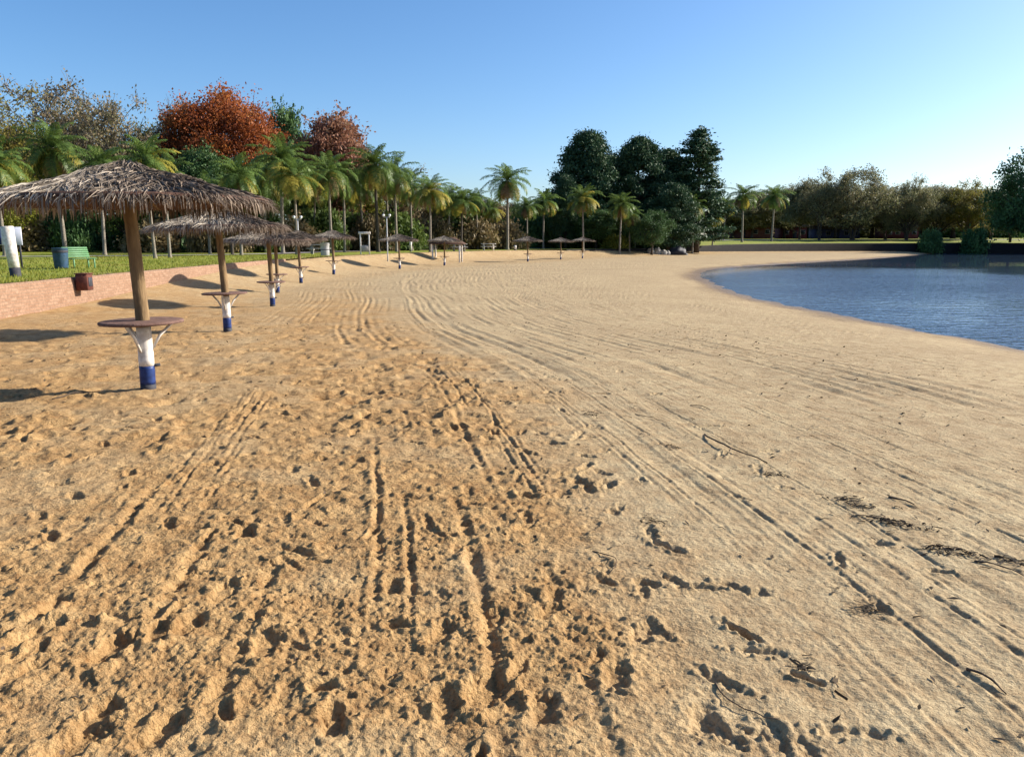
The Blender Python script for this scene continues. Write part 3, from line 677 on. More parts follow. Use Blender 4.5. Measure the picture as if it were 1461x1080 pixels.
def palm_meshes(seed, H=8., nf=22, flen=2.9, old=5, dry=3):
    nf = int(nf*1.5); old = int(old*1.6)+1; dry *= 2
    """ringed trunk, arching feather fronds; the older fronds hang and turn yellow or dry"""
    rg = np.random.default_rng(seed); tb = MB()
    n = 26; zz = np.linspace(-.3, H, n); bend = rg.uniform(-.25, .25, 2)
    P = np.column_stack([bend[0]*(zz/H)**2, bend[1]*(zz/H)**2, zz]); rr = .155-.045*np.clip(zz/H, 0, 1)+.006*(np.arange(n) % 2); rr[:2] *= 1.35
    tb.tube(P, rr, 9); top = P[-1]
    tb.tube([top, top+(0, 0, .35), top+(0, 0, .75)], [.13, .15, .06], 8)
    out = {'g': ([], [], 0), 'y': ([], [], 0), 'd': ([], [], 0)}
    def frond(a, el, L, droop, key, ll):
        m = 13; t = np.linspace(0, 1, m); ee = el-droop*t**1.25; st = L/(m-1)
        hx = np.r_[0, np.cumsum(np.cos(ee[:-1])*st)]; hz = np.r_[0, np.cumsum(np.sin(ee[:-1])*st)]
        d = np.array([math.cos(a), math.sin(a), 0]); sd_ = np.array([-d[1], d[0], 0])
        B = top+np.array([0, 0, .55])+hx[:, None]*d+hz[:, None]*np.array([0, 0, 1.])+(t**2*rg.normal(0, .18))[:, None]*sd_
        vs, qs, k0 = out[key]
        w = .035*(1-t)+.008; up = np.stack([-np.sin(ee)[:, None]*d+np.cos(ee)[:, None]*np.array([0, 0, 1.])], 0)[0]
        V = np.stack([B-sd_*w[:, None], B+sd_*w[:, None], B-up*w[:, None]], 1).reshape(-1, 3); i = np.arange(m-1)*3
        Q = np.vstack([np.stack([i+p, i+q, i+3+q, i+3+p], 1) for p, q in ((0, 1), (1, 2), (2, 0))])
        vs.append(V); qs.append(Q+k0); k0 += len(V)
        nl = 34; tt = np.repeat(np.linspace(.10, .99, nl), 2)+rg.normal(0, .006, 2*nl); sg = np.tile([-1., 1.], nl)
        bb = np.stack([np.interp(tt, t, B[:, i]) for i in range(3)], 1); e2 = np.interp(tt, t, ee)
        fw = np.cos(e2)[:, None]*d+np.sin(e2)[:, None]*np.array([0, 0, 1.]); lu = -np.sin(e2)[:, None]*d+np.cos(e2)[:, None]*np.array([0, 0, 1.])
        l = ll*(np.sin(np.pi*np.clip(tt*.85+.12, 0, 1))**.6)*rg.uniform(.8, 1.15, 2*nl)
        dr = fw*.45+sd_[None]*sg[:, None]*.85+lu*rg.uniform(-.1, .35, 2*nl)[:, None]; dr /= np.linalg.norm(dr, axis=1)[:, None]
        p1 = bb+dr*(l*.5)[:, None]; p2 = p1+(dr*.55+np.array([0, 0, -.75]))*(l*.55)[:, None]
        wv = fw*.036
        V = np.stack([bb-wv*.6, bb+wv*.6, p1-wv, p1+wv, p2], 1).reshape(-1, 3); j = np.arange(2*nl)*5
        vs.append(V); qs.append(np.stack([j, j+1, j+3, j+2], 1)+k0); qs.append(np.stack([j+2, j+3, j+4, j+4], 1)+k0)
        out[key] = (vs, qs, k0+len(V))
    for k in range(nf):
        f = (k+.5)/nf; a = k*2.39996+rg.normal(0, .2)
        frond(a, R(88)-R(136)*f**.92+rg.normal(0, .12), flen*(.9+.25*math.sin(f*3))*rg.uniform(.85, 1.1), R(62)+R(60)*f-R(95)*max(0, f-.55), 'g', .74)
    for k in range(old): frond(rg.uniform(0, 6.28) if k > 1 else rg.normal(0, .5), R(-22)+rg.normal(0, .3), flen*1.05, R(66), 'y', .8)
    for k in range(dry): frond(rg.uniform(0, 6.28), R(-50)+rg.normal(0, .15), flen*.85, R(40), 'd', .5)
    res = {}
    for k, (vs, qs, _) in out.items():
        if not vs: continue
        V = np.vstack(vs); Q = np.vstack(qs); tri = Q[:, 2] == Q[:, 3]
        res[k] = npmesh('palm_'+k, V, [Q[~tri], Q[tri][:, :3]], M[{'g': 'palm', 'y': 'palm_yellow', 'd': 'palm_dry'}[k]])
    return tb.mesh('palm_trunk', M['palm_trunk'], True), res, H

def shrub_meshes(seed, w=1.5, h=2.0, n=46, nleaf=150, lsize=.13, round_=False):
    rg = np.random.default_rng(seed); tb = MB(); C = []
    for k in range(n):
        v = rg.normal(size=3); v /= np.linalg.norm(v); v[2] = abs(v[2]); rad = rg.uniform(.45, 1) if not round_ else rg.uniform(.8, .95)
        q = 1+(.12 if round_ else .4)*perlin(np.array([v[0]*2+seed]), np.array([v[1]*2+v[2]]), seed)[0]
        C.append(np.array([v[0]*w*rad*q, v[1]*w*rad*q, .12*h+v[2]*h*.85*rad*q]))
    for c in C[::2]:
        b = np.array([rg.normal(0, .12), rg.normal(0, .12), -.15]); tb.tube(bez(b, np.array([c[0]*.4, c[1]*.4, c[2]*.6]), c, 5), np.linspace(.035, .01, 5), 4, cap=False)
    L = [c+rg.normal(size=(nleaf, 3))*np.array([.3, .3, .22])*w/1.5*(.75 if round_ else 1) for c in C]
    L = np.vstack(L); L = L[L[:, 2] > .02]
    V, Q = leaf_quads(L, lsize, rg)
    return tb.mesh('shrub_stem', M['bark']), npmesh('shrub_crown', V, [Q], M['leaf_dark']), h

PT = {
 'dense_a': tree_meshes('dense', 1, 10, (3.9,3.9,3.3), 6.3, 150, 340, .09, .85, lump=.15),
 'dense_b': tree_meshes('dense', 2, 10, (3.2,3.2,3.9), 5.9, 90, 300, .13, .80),
 'dense_c': tree_meshes('dense', 3, 10, (3.4,3.4,3.6), 6.2, 66, 360, .13, .95, lump=.7),
 'sparse_a': tree_meshes('sparse', 4, 10, (3.3,3.3,3.9), 6.0, 115, 46, .095, .62, ntw=9, twr=.016, trunk_r=.2, shell=.3, lump=.5),
 'sparse_b': tree_meshes('sparse', 5, 10, (3.6,3.6,3.6), 6.2, 105, 78, .095, .65, ntw=8, twr=.015, trunk_r=.2, shell=.3, forks=2, lump=.6),
 'bare': tree_meshes('bare', 6, 10, (3.6,3.6,3.8), 6.0, 110, 7, .10, .62, ntw=11, twr=.016, trunk_r=.2, shell=.25),
 'spread_a': tree_meshes('spread', 7, 10, (5.2,5.2,4.0), 5.9, 115, 130, .12, .75, ntw=7, twr=.018, trunk_r=.3, fork=.16, forks=4, shell=.35, lump=.4),
 'spread_b': tree_meshes('spread', 8, 10, (5.4,5.4,4.1), 5.7, 115, 190, .125, .8, ntw=6, twr=.018, trunk_r=.3, fork=.15, forks=3, shell=.35, lump=.5),
 'pine_a': pine_meshes(11, 14, 3.5, .10, 150), 'pine_b': pine_meshes(12, 14, 3.9, .06, 160),
 'conifer': conifer_meshes(13),
 'shrub_a': shrub_meshes(14), 'shrub_b': shrub_meshes(15, 1.8, 1.7, 52), 'ball': shrub_meshes(16, 1.3, 1.7, 70, 170, .10, True),
}
PALM = [palm_meshes(21, 8, 24, 2.9, 5, 4), palm_meshes(22, 8, 20, 3.2, 8, 5), palm_meshes(23, 8, 22, 2.9, 2, 5), palm_meshes(24, 7, 18, 2.7, 9, 2)]

def withmat(cache={}):
    def f(me, m):
        if me.materials[0] == M[m]: return me
        k = (me.name, m)
        if k not in cache:
            c = me.copy(); c.materials[0] = M[m]; cache[k] = c
        return cache[k]
    return f
withmat = withmat()

def tree(name, kind, px, d, ytop, wpx, leaf, label, cat='tree', group=None, trunk='bark', x=None, hw=None):
    """a tree standing at depth d under picture column px; its height and width follow from how tall and wide it looks"""
    x = px_x(px, d) if x is None else x
    z = ground(x, d)
    tm, cm, H0 = PT[kind]
    h = (z_at(ytop, d)-z) if ytop is not None else hw[0]
    w0 = max(abs(v) for b in (cm.vertices[0].co,) for v in b)   # placeholder, replaced below
    w0 = WID[kind]
    w = wpx/F*d if wpx is not None else hw[1]
    o = empty(name, (x, d, z), random.uniform(0, 6.28), label, cat, group, (w/w0, w/w0, h/TOP[kind]))
    link('trunk', withmat(tm, trunk), o)
    link('crown', withmat(cm, leaf), o)
    return o
WID, TOP = {}, {}
for k, (tm, cm, H0) in PT.items():
    co_ = np.empty(len(cm.vertices)*3, np.float32); cm.vertices.foreach_get('co', co_); co_ = co_.reshape(-1, 3)
    WID[k] = float(np.percentile(co_[:, 0], 99.3)-np.percentile(co_[:, 0], .7)); TOP[k] = float(np.percentile(co_[:, 2], 99.9))
PTOP = []
for tm, res, H0 in PALM:
    co_ = np.empty(len(res['g'].vertices)*3, np.float32); res['g'].vertices.foreach_get('co', co_); PTOP.append(float(co_.reshape(-1, 3)[:, 2].max()))
def palm(i, px, d, ytop, label, wide=1.0, trunk='palm_trunk', yellow=True, rz=None, lean=0, group='feather palms along the back of the beach', x=None, h=None):
    x = px_x(px, d) if x is None else x; z = ground(x, d); tm, res, H0 = PALM[i]
    h = h or z_at(ytop, d)-z; s = h/PTOP[i]; w = .98*wide*max(.8, min(1.25, s))
    o = empty('palm_tree', (x, d, z), random.uniform(0, 6.28) if rz is None else rz, label, 'palm tree', group, (w, w, s))
    o.rotation_euler[1] = lean+random.uniform(-.03, .03); o.rotation_euler[0] = random.uniform(-.03, .03)
    link('trunk', withmat(tm, trunk), o); link('crown', res['g'], o)
    if 'y' in res and yellow: link('hanging_frond_skirt', res['y'], o)
    if 'd' in res: link('dry_frond_skirt', res['d'], o)
    return o
def shrub(kind, px, d, ytop, wpx, leaf, label, cat='shrub', group='shrubs under the trees behind the beach', name='shrub', x=None, hw=None):
    return tree(name, kind, px, d, ytop, wpx, leaf, label, cat, group, 'bark', x, hw)

# ------------------------------------------------------------------ left wood, from the lawn to the skyline
tree('autumn_tree', 'sparse_b', 8, 78, 118, 120, 'leaf_olive', 'half bare olive tree cut off by the left picture edge')
tree('autumn_tree', 'sparse_a', 88, 88, 106, 150, 'leaf_mauve', 'tall thin crowned autumn tree above the nearest thatched umbrella, tallest of the far left', trunk='bark_grey')
tree('autumn_tree', 'sparse_b', 160, 84, 122, 120, 'leaf_mauve', 'thin crowned grey tree right of the tallest far left tree', trunk='bark_grey')
tree('autumn_tree', 'sparse_b', 128, 100, 150, 130, 'leaf_olive', 'olive leaved tree standing behind the two thin grey trees')
tree('autumn_tree', 'dense_c', 226, 92, 178, 88, 'leaf_yellow', 'yellow green tree between the thin grey trees and the red tree')
tree('bare_tree', 'bare', 262, 100, 136, 84, 'leaf_mauve', 'leafless twiggy tree rising just left of the red tree')
tree('red_tree', 'dense_a', 328, 92, 126, 158, 'leaf_red', 'big round tree with fiery red and orange autumn leaves')
tree('evergreen_tree', 'dense_b', 415, 108, 148, 64, 'leaf_dark', 'dark green tree top peeping out right of the red tree')
tree('russet_tree', 'dense_b', 484, 98, 158, 98, 'leaf_russet', 'russet pink autumn tree right of the red tree', trunk='bark_grey')
tree('russet_tree', 'dense_c', 500, 112, 182, 76, 'leaf_russet', 'smaller russet tree standing behind the russet pink tree')
tree('evergreen_tree', 'dense_b', 296, 78, 208, 80, 'leaf_dark', 'very dark green leafy tree standing in front of the red tree')
tree('evergreen_tree', 'dense_c', 380, 84, 218, 90, 'leaf_green', 'green bushy tree under the right side of the red tree')
tree('evergreen_tree', 'dense_b', 40, 96, 186, 120, 'leaf_green', 'mid green tree behind the leftmost palms')
tree('evergreen_tree', 'dense_c', -60, 80, 130, 160, 'leaf_olive', 'olive green tree just beyond the left picture edge')
tree('autumn_tree', 'dense_c', 600, 118, 262, 90, 'leaf_brown', 'brown leaved low tree behind the yellowing palm')
tree('autumn_tree', 'sparse_b', 560, 108, 238, 100, 'leaf_brown', 'brown thin tree behind the tall dark palm pair')
tree('autumn_tree', 'sparse_b', 452, 104, 258, 90, 'leaf_brown', 'low brown thin tree under the russet tree')
tree('autumn_tree', 'spread_a', 690, 130, 282, 110, 'leaf_brown', 'low brown spreading tree behind the leaning palm')
tree('bare_tree', 'bare', 640, 128, 262, 80, 'leaf_mauve', 'leafless tree in the gap of sky left of the tall lone palm')
tree('evergreen_tree', 'dense_c', 752, 126, 296, 76, 'leaf_green', 'mid green tree low between the lone palm and the pines')

for px, d, yt, w, k, lf, lb in ((622,132,276,70,'dense_c','leaf_green','mid green round tree filling the gap right of the yellowing palm'),
    (668,136,284,70,'dense_b','leaf_green','mid green tree behind the leaning low palm'),
    (706,140,288,60,'dense_c','leaf_olive','olive low tree just left of the lone tall palm'),
    (740,138,290,60,'dense_a','leaf_green','green low tree just right of the lone tall palm'),
    (776,140,280,56,'dense_c','leaf_green','green tree behind the dark bushy palm by the pines'),
    (516,100,250,70,'dense_c','leaf_yellow','yellow green tree between the pale palm and the tall dark palm pair'),
    (445,96,245,60,'dense_c','leaf_green','mid green tree under the left side of the russet tree'),
    (180,74,232,80,'dense_c','leaf_green','mid green tree behind the nearest thatched canopy'),
    (20,70,225,90,'dense_c','leaf_yellow','yellow green tree behind the leftmost palm')):
    tree('leafy_tree', k, px, d, yt, w, lf, lb)

# ------------------------------------------------------------------ palms along the back of the beach
palm(0, 94, 64, 168, 'tall palm with a wide drooping crown left of the nearest umbrella top', 1.15)
palm(3, 8, 56, 195, 'yellow tinged palm at the left picture edge', 1.1, lean=.03)
palm(1, 222, 47, 190, 'slender pale trunked palm between the first and second umbrella posts', .8, lean=-.06)
palm(3, 243, 50, 215, 'short yellow green palm close behind the slender pale palm', .85, 'palm_trunk', lean=-.03)
palm(0, 345, 58, 216, 'bright green palm with yellow tips below the red tree', .95)
palm(1, 332, 60, 248, 'short palm with a dark trunk foot behind the third umbrella', .9, 'palm_trunk_dark')
palm(0, 404, 66, 190, 'broad dark palm below the right flank of the red tree', 1.15)
palm(1, 424, 62, 222, 'palm with long golden hanging fronds behind the third umbrella', 1.0, rz=-1.2)
palm(1, 474, 68, 214, 'palm with pale drooping fronds in front of the russet tree', 1.05)
palm(2, 492, 74, 226, 'slightly smaller palm hard against the pale drooping palm', .95)
palm(2, 540, 76, 206, 'tallest dark palm of the pair right of the russet tree', 1.15, 'palm_trunk_dark')
palm(0, 566, 80, 216, 'second dark palm of the pair right of the russet tree', 1.05)
palm(2, 588, 88, 240, 'dim palm between the dark pair and the yellowing palm', 1.0)
palm(1, 614, 78, 248, 'palm with bright yellow hanging fronds behind the sixth umbrella', 1.05, rz=-.3)
palm(0, 658, 86, 266, 'leaning low palm with a dark trunk left of the lone tall palm', 1.05, 'palm_trunk_dark', lean=-.05)
palm(2, 682, 100, 268, 'pale short palm between the leaning palm and the lone tall palm', 1.0)
palm(2, 724, 98, 234, 'lone tall palm standing clear against the sky', 1.25)
palm(0, 775, 112, 268, 'dark bushy palm at the left foot of the pines', 1.2)
palm(1, 832, 106, 262, 'palm with sunlit yellow fronds in front of the left pine', 1.1, rz=-.3)
palm(2, 884, 108, 274, 'green palm in front of the middle pine', 1.1)
palm(1, 898, 112, 292, 'small yellowish palm at the foot of the middle pine', 1.0)
palm(0, 988, 122, 274, 'sunlit palm under the tall pointed conifer', 1.1)
palm(3, 1016, 132, 300, 'small palm right of the pointed conifer', 1.0)
palm(1, 640, 96, 262, 'palm with hanging fronds left of the leaning low palm', 1.0)
palm(3, 702, 104, 282, 'short yellow tinged palm left of the lone tall palm', 1.0)
palm(2, 752, 108, 280, 'green palm just right of the lone tall palm', 1.0, lean=.04)
palm(1, 450, 80, 236, 'dim palm between the golden frond palm and the pale drooping palm', 1.0)
palm(3, 300, 66, 244, 'low yellow green palm at the left foot of the red tree', 1.0)
palm(2, 380, 72, 232, 'dark palm between the bright green palm and the broad dark palm', 1.1)
palm(0, 520, 86, 236, 'green palm just left of the tallest dark palm pair', 1.05, lean=.05)
palm(2, 364, 76, 236, 'half hidden palm left of the broad dark palm', 1.0, lean=-.05)
palm(1, 505, 92, 252, 'low palm with drooping yellow fronds left of the dark pair', 1.0)
palm(0, 632, 104, 276, 'low dim palm right of the yellowing palm', 1.05, lean=.05)
palm(2, 555, 94, 236, 'palm standing behind the tallest dark palm pair', 1.1)
palm(1, 690, 110, 286, 'low palm with yellow skirt in front of the olive low tree', 1.0, lean=.06)
palm(0, 800, 116, 284, 'low dark palm at the left pine trunk', 1.1, lean=-.04)
palm(2, 150, 60, 206, 'palm seen directly above the left slope of the nearest thatched canopy', 1.1)
palm(2, 1058, 150, 262, 'dark palm with drooping crown right of the pointed conifer', 1.3)
palm(2, 1100, 158, 264, 'dark palm just left of the grey bank trees', 1.3)
palm(0, 1032, 158, 278, 'far dim palm between the pointed conifer and the drooping palm', 1.2)

# ------------------------------------------------------------------ pines in the middle
g = 'tall pines behind the far end of the beach'
tree('pine_tree', 'pine_a', 836, 122, 188, 94, 'needle', 'left round topped dark pine of the central clump', group=g)
tree('pine_tree', 'pine_b', 908, 124, 196, 88, 'needle', 'middle round topped dark pine of the central clump', group=g)
tree('pine_tree', 'pine_a', 946, 130, 214, 92, 'needle', 'lower dark pine between the middle pine and the pointed conifer', group=g)
tree('pine_tree', 'pine_b', 868, 138, 222, 90, 'needle', 'pine half hidden behind the two round topped pines', group=g)
tree('pine_tree', 'pine_a', 806, 116, 250, 40, 'needle', 'small narrow pine at the left edge of the pine clump', group=g)
tree('pine_tree', 'pine_b', 958, 118, 262, 66, 'needle', 'short dark pine standing before the lower pine', group=g)
tree('conifer_tree', 'conifer', 993, 126, 184, 84, 'needle', 'tall pointed conifer with gaps of sky between its tiers')
tree('evergreen_tree', 'dense_c', 930, 112, 300, 60, 'leaf_dark', 'low dark leafy tree at the foot of the pines')
tree('evergreen_tree', 'dense_b', 850, 114, 298, 60, 'leaf_dark', 'dark low tree behind the sunlit palm')

# ------------------------------------------------------------------ trees on the far bank
g = 'trees on the far bank of the lake'
for px, d, yt, w, k, lf, lb in (
    (1140,176,256,64,'dense_c','leaf_bank','grey green tree first on the far bank, right of the dark palms'),
    (1168,168,252,56,'sparse_b','leaf_bank','thin crowned tree on the far bank beside the big twiggy tree'),
    (1215,170,238,108,'spread_a','leaf_bank','big twiggy spreading tree, tallest on the far bank'),
    (1262,182,262,70,'spread_b','leaf_bank','grey tree right behind the big twiggy bank tree'),
    (1292,172,252,78,'spread_b','leaf_bank','rounded olive tree on the far bank left of the round bush'),
    (1336,178,264,84,'spread_a','leaf_bank','grey green twiggy tree directly above the left round bush'),
    (1376,174,258,86,'spread_b','leaf_olive','olive topped tree above the right round bush'),
    (1412,186,268,70,'spread_a','leaf_bank','dim grey tree left of the big dark tree at the right edge'),
    (1242,206,266,90,'dense_b','leaf_bank','grey green tree in the second row behind the big twiggy tree'),
    (1314,208,266,90,'dense_c','leaf_bank','grey green tree in the second row behind the rounded olive tree'),
    (1358,206,268,90,'dense_b','leaf_bank','pale green tree in the second row between the two bushes'),
    (1400,210,272,90,'dense_c','leaf_bank','grey green tree in the second row left of the right edge tree'),
    (1150,208,266,80,'dense_a','leaf_bank','grey green tree in the second row above the maroon house'),
    (1044,192,284,70,'dense_b','leaf_bank','low grey green tree left of the dark far bank palms'),
    (1084,196,272,76,'dense_a','leaf_bank','grey green tree between the two dark far bank palms'),
    (1190,200,264,80,'dense_c','leaf_brown','brown tree far behind the thin crowned bank tree'),
    (1118,196,268,60,'dense_b','leaf_bank','far grey tree behind the dark bank palms'),
    (1072,190,276,70,'dense_c','leaf_bank','far tree behind the low red brick house'),
    (1468,150,206,104,'dense_c','leaf_dark','big dark tree leaning in at the right picture edge'),
    (1440,160,262,60,'spread_b','leaf_dark','dark low tree under the big right edge tree'),
    (1530,150,220,120,'dense_a','leaf_dark','dark tree beyond the right picture edge'),
    (1600,150,240,130,'spread_b','leaf_bank','tree well beyond the right picture edge on the bank')):
    tree('bank_tree', k, px, d, yt, w, lf, lb, group=g)
# trees off to the sides, seen only from a step away
for x, d, h, w in ((-62,62,15,11),(-78,84,17,13),(-92,64,16,12),(135,148,13,12),(158,146,12,13),(182,140,13,13)):
    tree('bank_tree' if x > 0 else 'evergreen_tree', 'dense_a' if x < 0 else 'spread_b', None, d, None, None, 'leaf_olive' if x < 0 else 'leaf_bank', 'leafy tree standing outside the picture at the side', group='trees outside the picture', x=x, hw=(h, w))

# ------------------------------------------------------------------ undergrowth: shrubs in front of and between the trunks
sr = random.Random(3)
row = []
for k in range(34): row.append((-70+k*24+sr.uniform(-8, 8), sr.uniform(70, 84)+max(0, (k-20))*2.6, sr.uniform(286, 316), sr.uniform(46, 70), sr.choice(('leaf_dark','leaf_green','leaf_brown','leaf_dark')) if k < 17 else sr.choice(('leaf_brown','leaf_brown','leaf_green','leaf_dark'))))
for k in range(12): row.append((730+k*21+sr.uniform(-6, 6), sr.uniform(118, 132)+max(0, k-12)*8, sr.uniform(300, 324), sr.uniform(34, 52), sr.choice(('leaf_dark','leaf_dark','leaf_green'))))
for k in range(15): row.append((1046+k*30+sr.uniform(-8, 8), sr.uniform(222, 245), sr.uniform(304, 320), sr.uniform(44, 60), sr.choice(('leaf_brown','leaf_bank','leaf_dark'))))
WHERE = ((140,'at the far left behind the green bench'),(260,'behind the slender pale palm trunks'),(400,'under the red tree'),(540,'below the russet tree'),(700,'behind the middle umbrellas'),(830,'left of the pines'),(1040,'at the foot of the pines'),(1600,'under the far bank trees'))
SHADE = {'leaf_dark': 'dark green', 'leaf_brown': 'brown', 'leaf_green': 'mid green', 'leaf_bank': 'grey green'}
for k, (px, d, yt, w, lf) in enumerate(row):
    wh = next(t for lim, t in WHERE if px < lim)
    shrub(('shrub_a', 'shrub_b')[k % 2], px, d, yt, w, lf, '%s shrub in the undergrowth %s' % (SHADE[lf], wh), group='%s shrubs %s' % (SHADE[lf], wh))
shrub('shrub_b', 1327, 150.5, 325, 29, 'leaf_dark', 'left of the two rounded bushes on the far bank', 'bush', 'rounded bushes on the far bank', 'round_bush')
shrub('shrub_a', 1391, 150.5, 324, 30, 'leaf_dark', 'right of the two rounded bushes on the far bank', 'bush', 'rounded bushes on the far bank', 'round_bush')
shrub('ball', 984, 129, 334, 26, 'leaf_dark', 'low dark bush at the sand end below the pointed conifer', 'bush', None, 'round_bush')
shrub('shrub_b', 878, 112, 334, 34, 'leaf_yellow', 'small yellow green shrub at the foot of the middle pine', 'shrub', None)

# ------------------------------------------------------------------ thatched umbrellas
def thatch_material():
    m, nt, b, o = mat('palm_thatch')
    g = nt.nodes.new('ShaderNodeNewGeometry'); at = node(nt, 'ShaderNodeAttribute'); at.attribute_name = 'lit_tint'
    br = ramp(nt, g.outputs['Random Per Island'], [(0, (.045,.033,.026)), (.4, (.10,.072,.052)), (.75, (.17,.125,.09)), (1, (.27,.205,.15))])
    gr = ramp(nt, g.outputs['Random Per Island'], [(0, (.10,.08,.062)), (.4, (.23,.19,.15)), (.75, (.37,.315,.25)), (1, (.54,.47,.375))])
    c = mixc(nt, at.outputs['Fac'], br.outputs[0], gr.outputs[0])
    nt.links.new(c, b.inputs['Base Color']); b.inputs['Roughness'].default_value = .8
    return m
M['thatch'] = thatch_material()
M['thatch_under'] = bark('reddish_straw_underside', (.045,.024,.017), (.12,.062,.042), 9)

def canopy(seed):
    rg = np.random.default_rng(seed); Vs, Qs, Ws, k = [], [], [], 0
    prof = lambda r: 2.055+.30*np.clip(1-r/1.5, 0, 1)**1.2-np.clip(r-1.5, 0, 1)*.35
    lump = lambda a, r: .035*perlin(np.cos(a)*2.3*r+seed, np.sin(a)*2.3*r, seed)
    for r0, n, ln, lift in ((1.02,3600,.56,.0),(.98,2300,.50,.015),(.82,2900,.52,.03),(.66,2500,.50,.045),(.50,2100,.48,.058),(.35,1700,.45,.07),(.21,1200,.40,.085),(.09,520,.34,.10),(.02,260,.26,.125)):
        a = rg.uniform(0, 6.2832, n); a2 = a+rg.normal(0, .15, n)/max(r0, .3); l = ln*rg.uniform(.65, 1.2, n)*(1+.22*perlin(a*2.2, a*0+r0*9, seed))
        st = r0+rg.uniform(-.06, .06, n); P = []
        for q, t in enumerate((0, .4, .75, 1.)):
            r = np.abs(st+l*t*(1-.12*t)); aa = a+(a2-a)*t
            z = prof(r)+lump(aa, r)+lift*.7+rg.uniform(-.02, .026, n)+(.0, .012, -.005, -.055)[q]*rg.uniform(.3, 1.6, n)
            P.append(np.stack([np.cos(aa)*r, np.sin(aa)*r, z], -1))
        w = rg.uniform(.0025, .0075, n)[:, None]; tw = rg.normal(0, .7, n)
        sd_ = np.stack([-np.sin(a)*np.cos(tw), np.cos(a)*np.cos(tw), np.sin(tw)], -1)
        V = np.stack([P[0]-sd_*w, P[0]+sd_*w, P[1]-sd_*w, P[1]+sd_*w, P[2]-sd_*w*.9, P[2]+sd_*w*.9, P[3]-sd_*w*.25, P[3]+sd_*w*.25], 1).reshape(-1, 3)
        j = np.arange(n)*8+k; Qs += [np.stack([j+i, j+i+1, j+i+3, j+i+2], 1) for i in (0, 2, 4)]; k += len(V); Vs.append(V)
    # hanging ends round the eave
    n = 1000; a = rg.uniform(0, 6.2832, n); r = rg.uniform(1.36, 1.52, n); l = rg.uniform(.03, .20, n)
    top = np.stack([np.cos(a)*r, np.sin(a)*r, prof(r)-.01], -1); sd_ = np.stack([-np.sin(a), np.cos(a), a*0], -1)*rg.uniform(.003, .009, n)[:, None]
    out = np.stack([np.cos(a)*.05, np.sin(a)*.05, a*0], -1)*rg.uniform(-.4, 1.4, n)[:, None]; dn = np.stack([a*0, a*0, l], -1)
    V = np.stack([top-sd_, top+sd_, top+out-dn*.5-sd_, top+out-dn*.5+sd_, top+out*1.2-dn-sd_*.3, top+out*1.2-dn+sd_*.3], 1).reshape(-1, 3)
    j = np.arange(n)*6+k; Qs += [np.stack([j+i, j+i+1, j+i+3, j+i+2], 1) for i in (0, 2)]; Vs.append(V)
    V = np.vstack(Vs); me = npmesh('canopy', V, [np.vstack(Qs)], M['thatch'])
    wz = ss(-V[:, 0]*.9-V[:, 1]*.35+.35*perlin(V[:, 0]*2+seed, V[:, 1]*2, seed+1), -.35, .75)*.95  # pale, lit look of the left side put into the strand colour
    at = me.attributes.new('lit_tint', 'FLOAT', 'POINT'); at.data.foreach_set('value', wz.astype(np.float32))
    # solid straw layer under the strands
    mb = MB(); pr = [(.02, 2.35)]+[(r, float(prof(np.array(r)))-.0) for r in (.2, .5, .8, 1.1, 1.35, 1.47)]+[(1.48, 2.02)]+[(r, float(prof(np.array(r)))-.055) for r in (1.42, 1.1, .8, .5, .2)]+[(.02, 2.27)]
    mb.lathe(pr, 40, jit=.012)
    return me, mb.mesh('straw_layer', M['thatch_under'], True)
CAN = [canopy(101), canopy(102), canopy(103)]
def umbrella_parts():
    p = {}
    mb = MB(); zz = np.linspace(-.35, 2.40, 16); mb.tube(np.column_stack([.012*np.sin(zz*2.1), .010*np.cos(zz*1.7), zz]), np.linspace(.079, .062, 16), 18, wob=.025); p['pole'] = mb.mesh('pole', M['wood'], True)
    def sleeve(z0, z1, m, dr):
        mb = MB(); z = np.linspace(z0, z1, 7); rr = np.interp(z, [-.35, 2.4], [.079, .062])+dr
        mb.tube(np.column_stack([.012*np.sin(z*2.1), .010*np.cos(z*1.7), z]), rr, 24, wob=.012); return mb.mesh('band', m, True)
    p['white_band'] = sleeve(.268, .70, M['white_paint'], .0042); p['blue_band'] = sleeve(.062, .268, M['blue_paint'], .0048); p['dark_foot'] = sleeve(-.2, .062, M['tar'], .0055)
    mb = MB(); mb.lathe([(.07,.735),(.40,.735),(.428,.741),(.433,.755),(.428,.768),(.40,.774),(.07,.774)], 40, jit=.004); p['tabletop'] = mb.mesh('tabletop', M['table'])
    mb = MB()
    mb.tube([(.07,0,.43),(.17,0,.60),(.31,0,.733)], [.016,.016,.016], 7); p['brace'] = mb.mesh('brace', M['white_paint'], True)
    mb = MB(); mb.tube([(.05,0,2.14),(.7,0,2.125),(1.42,0,2.02)], [.028,.024,.018], 7); p['rafter'] = mb.mesh('rafter', M['wood'], True)
    mb = MB(); mb.tube([(.06,0,.265),(.145,0,.272),(.15,0,.272)], [.016,.018,.004], 7); p['peg'] = mb.mesh('peg', M['tar'], True)
    return p
UP = umbrella_parts()
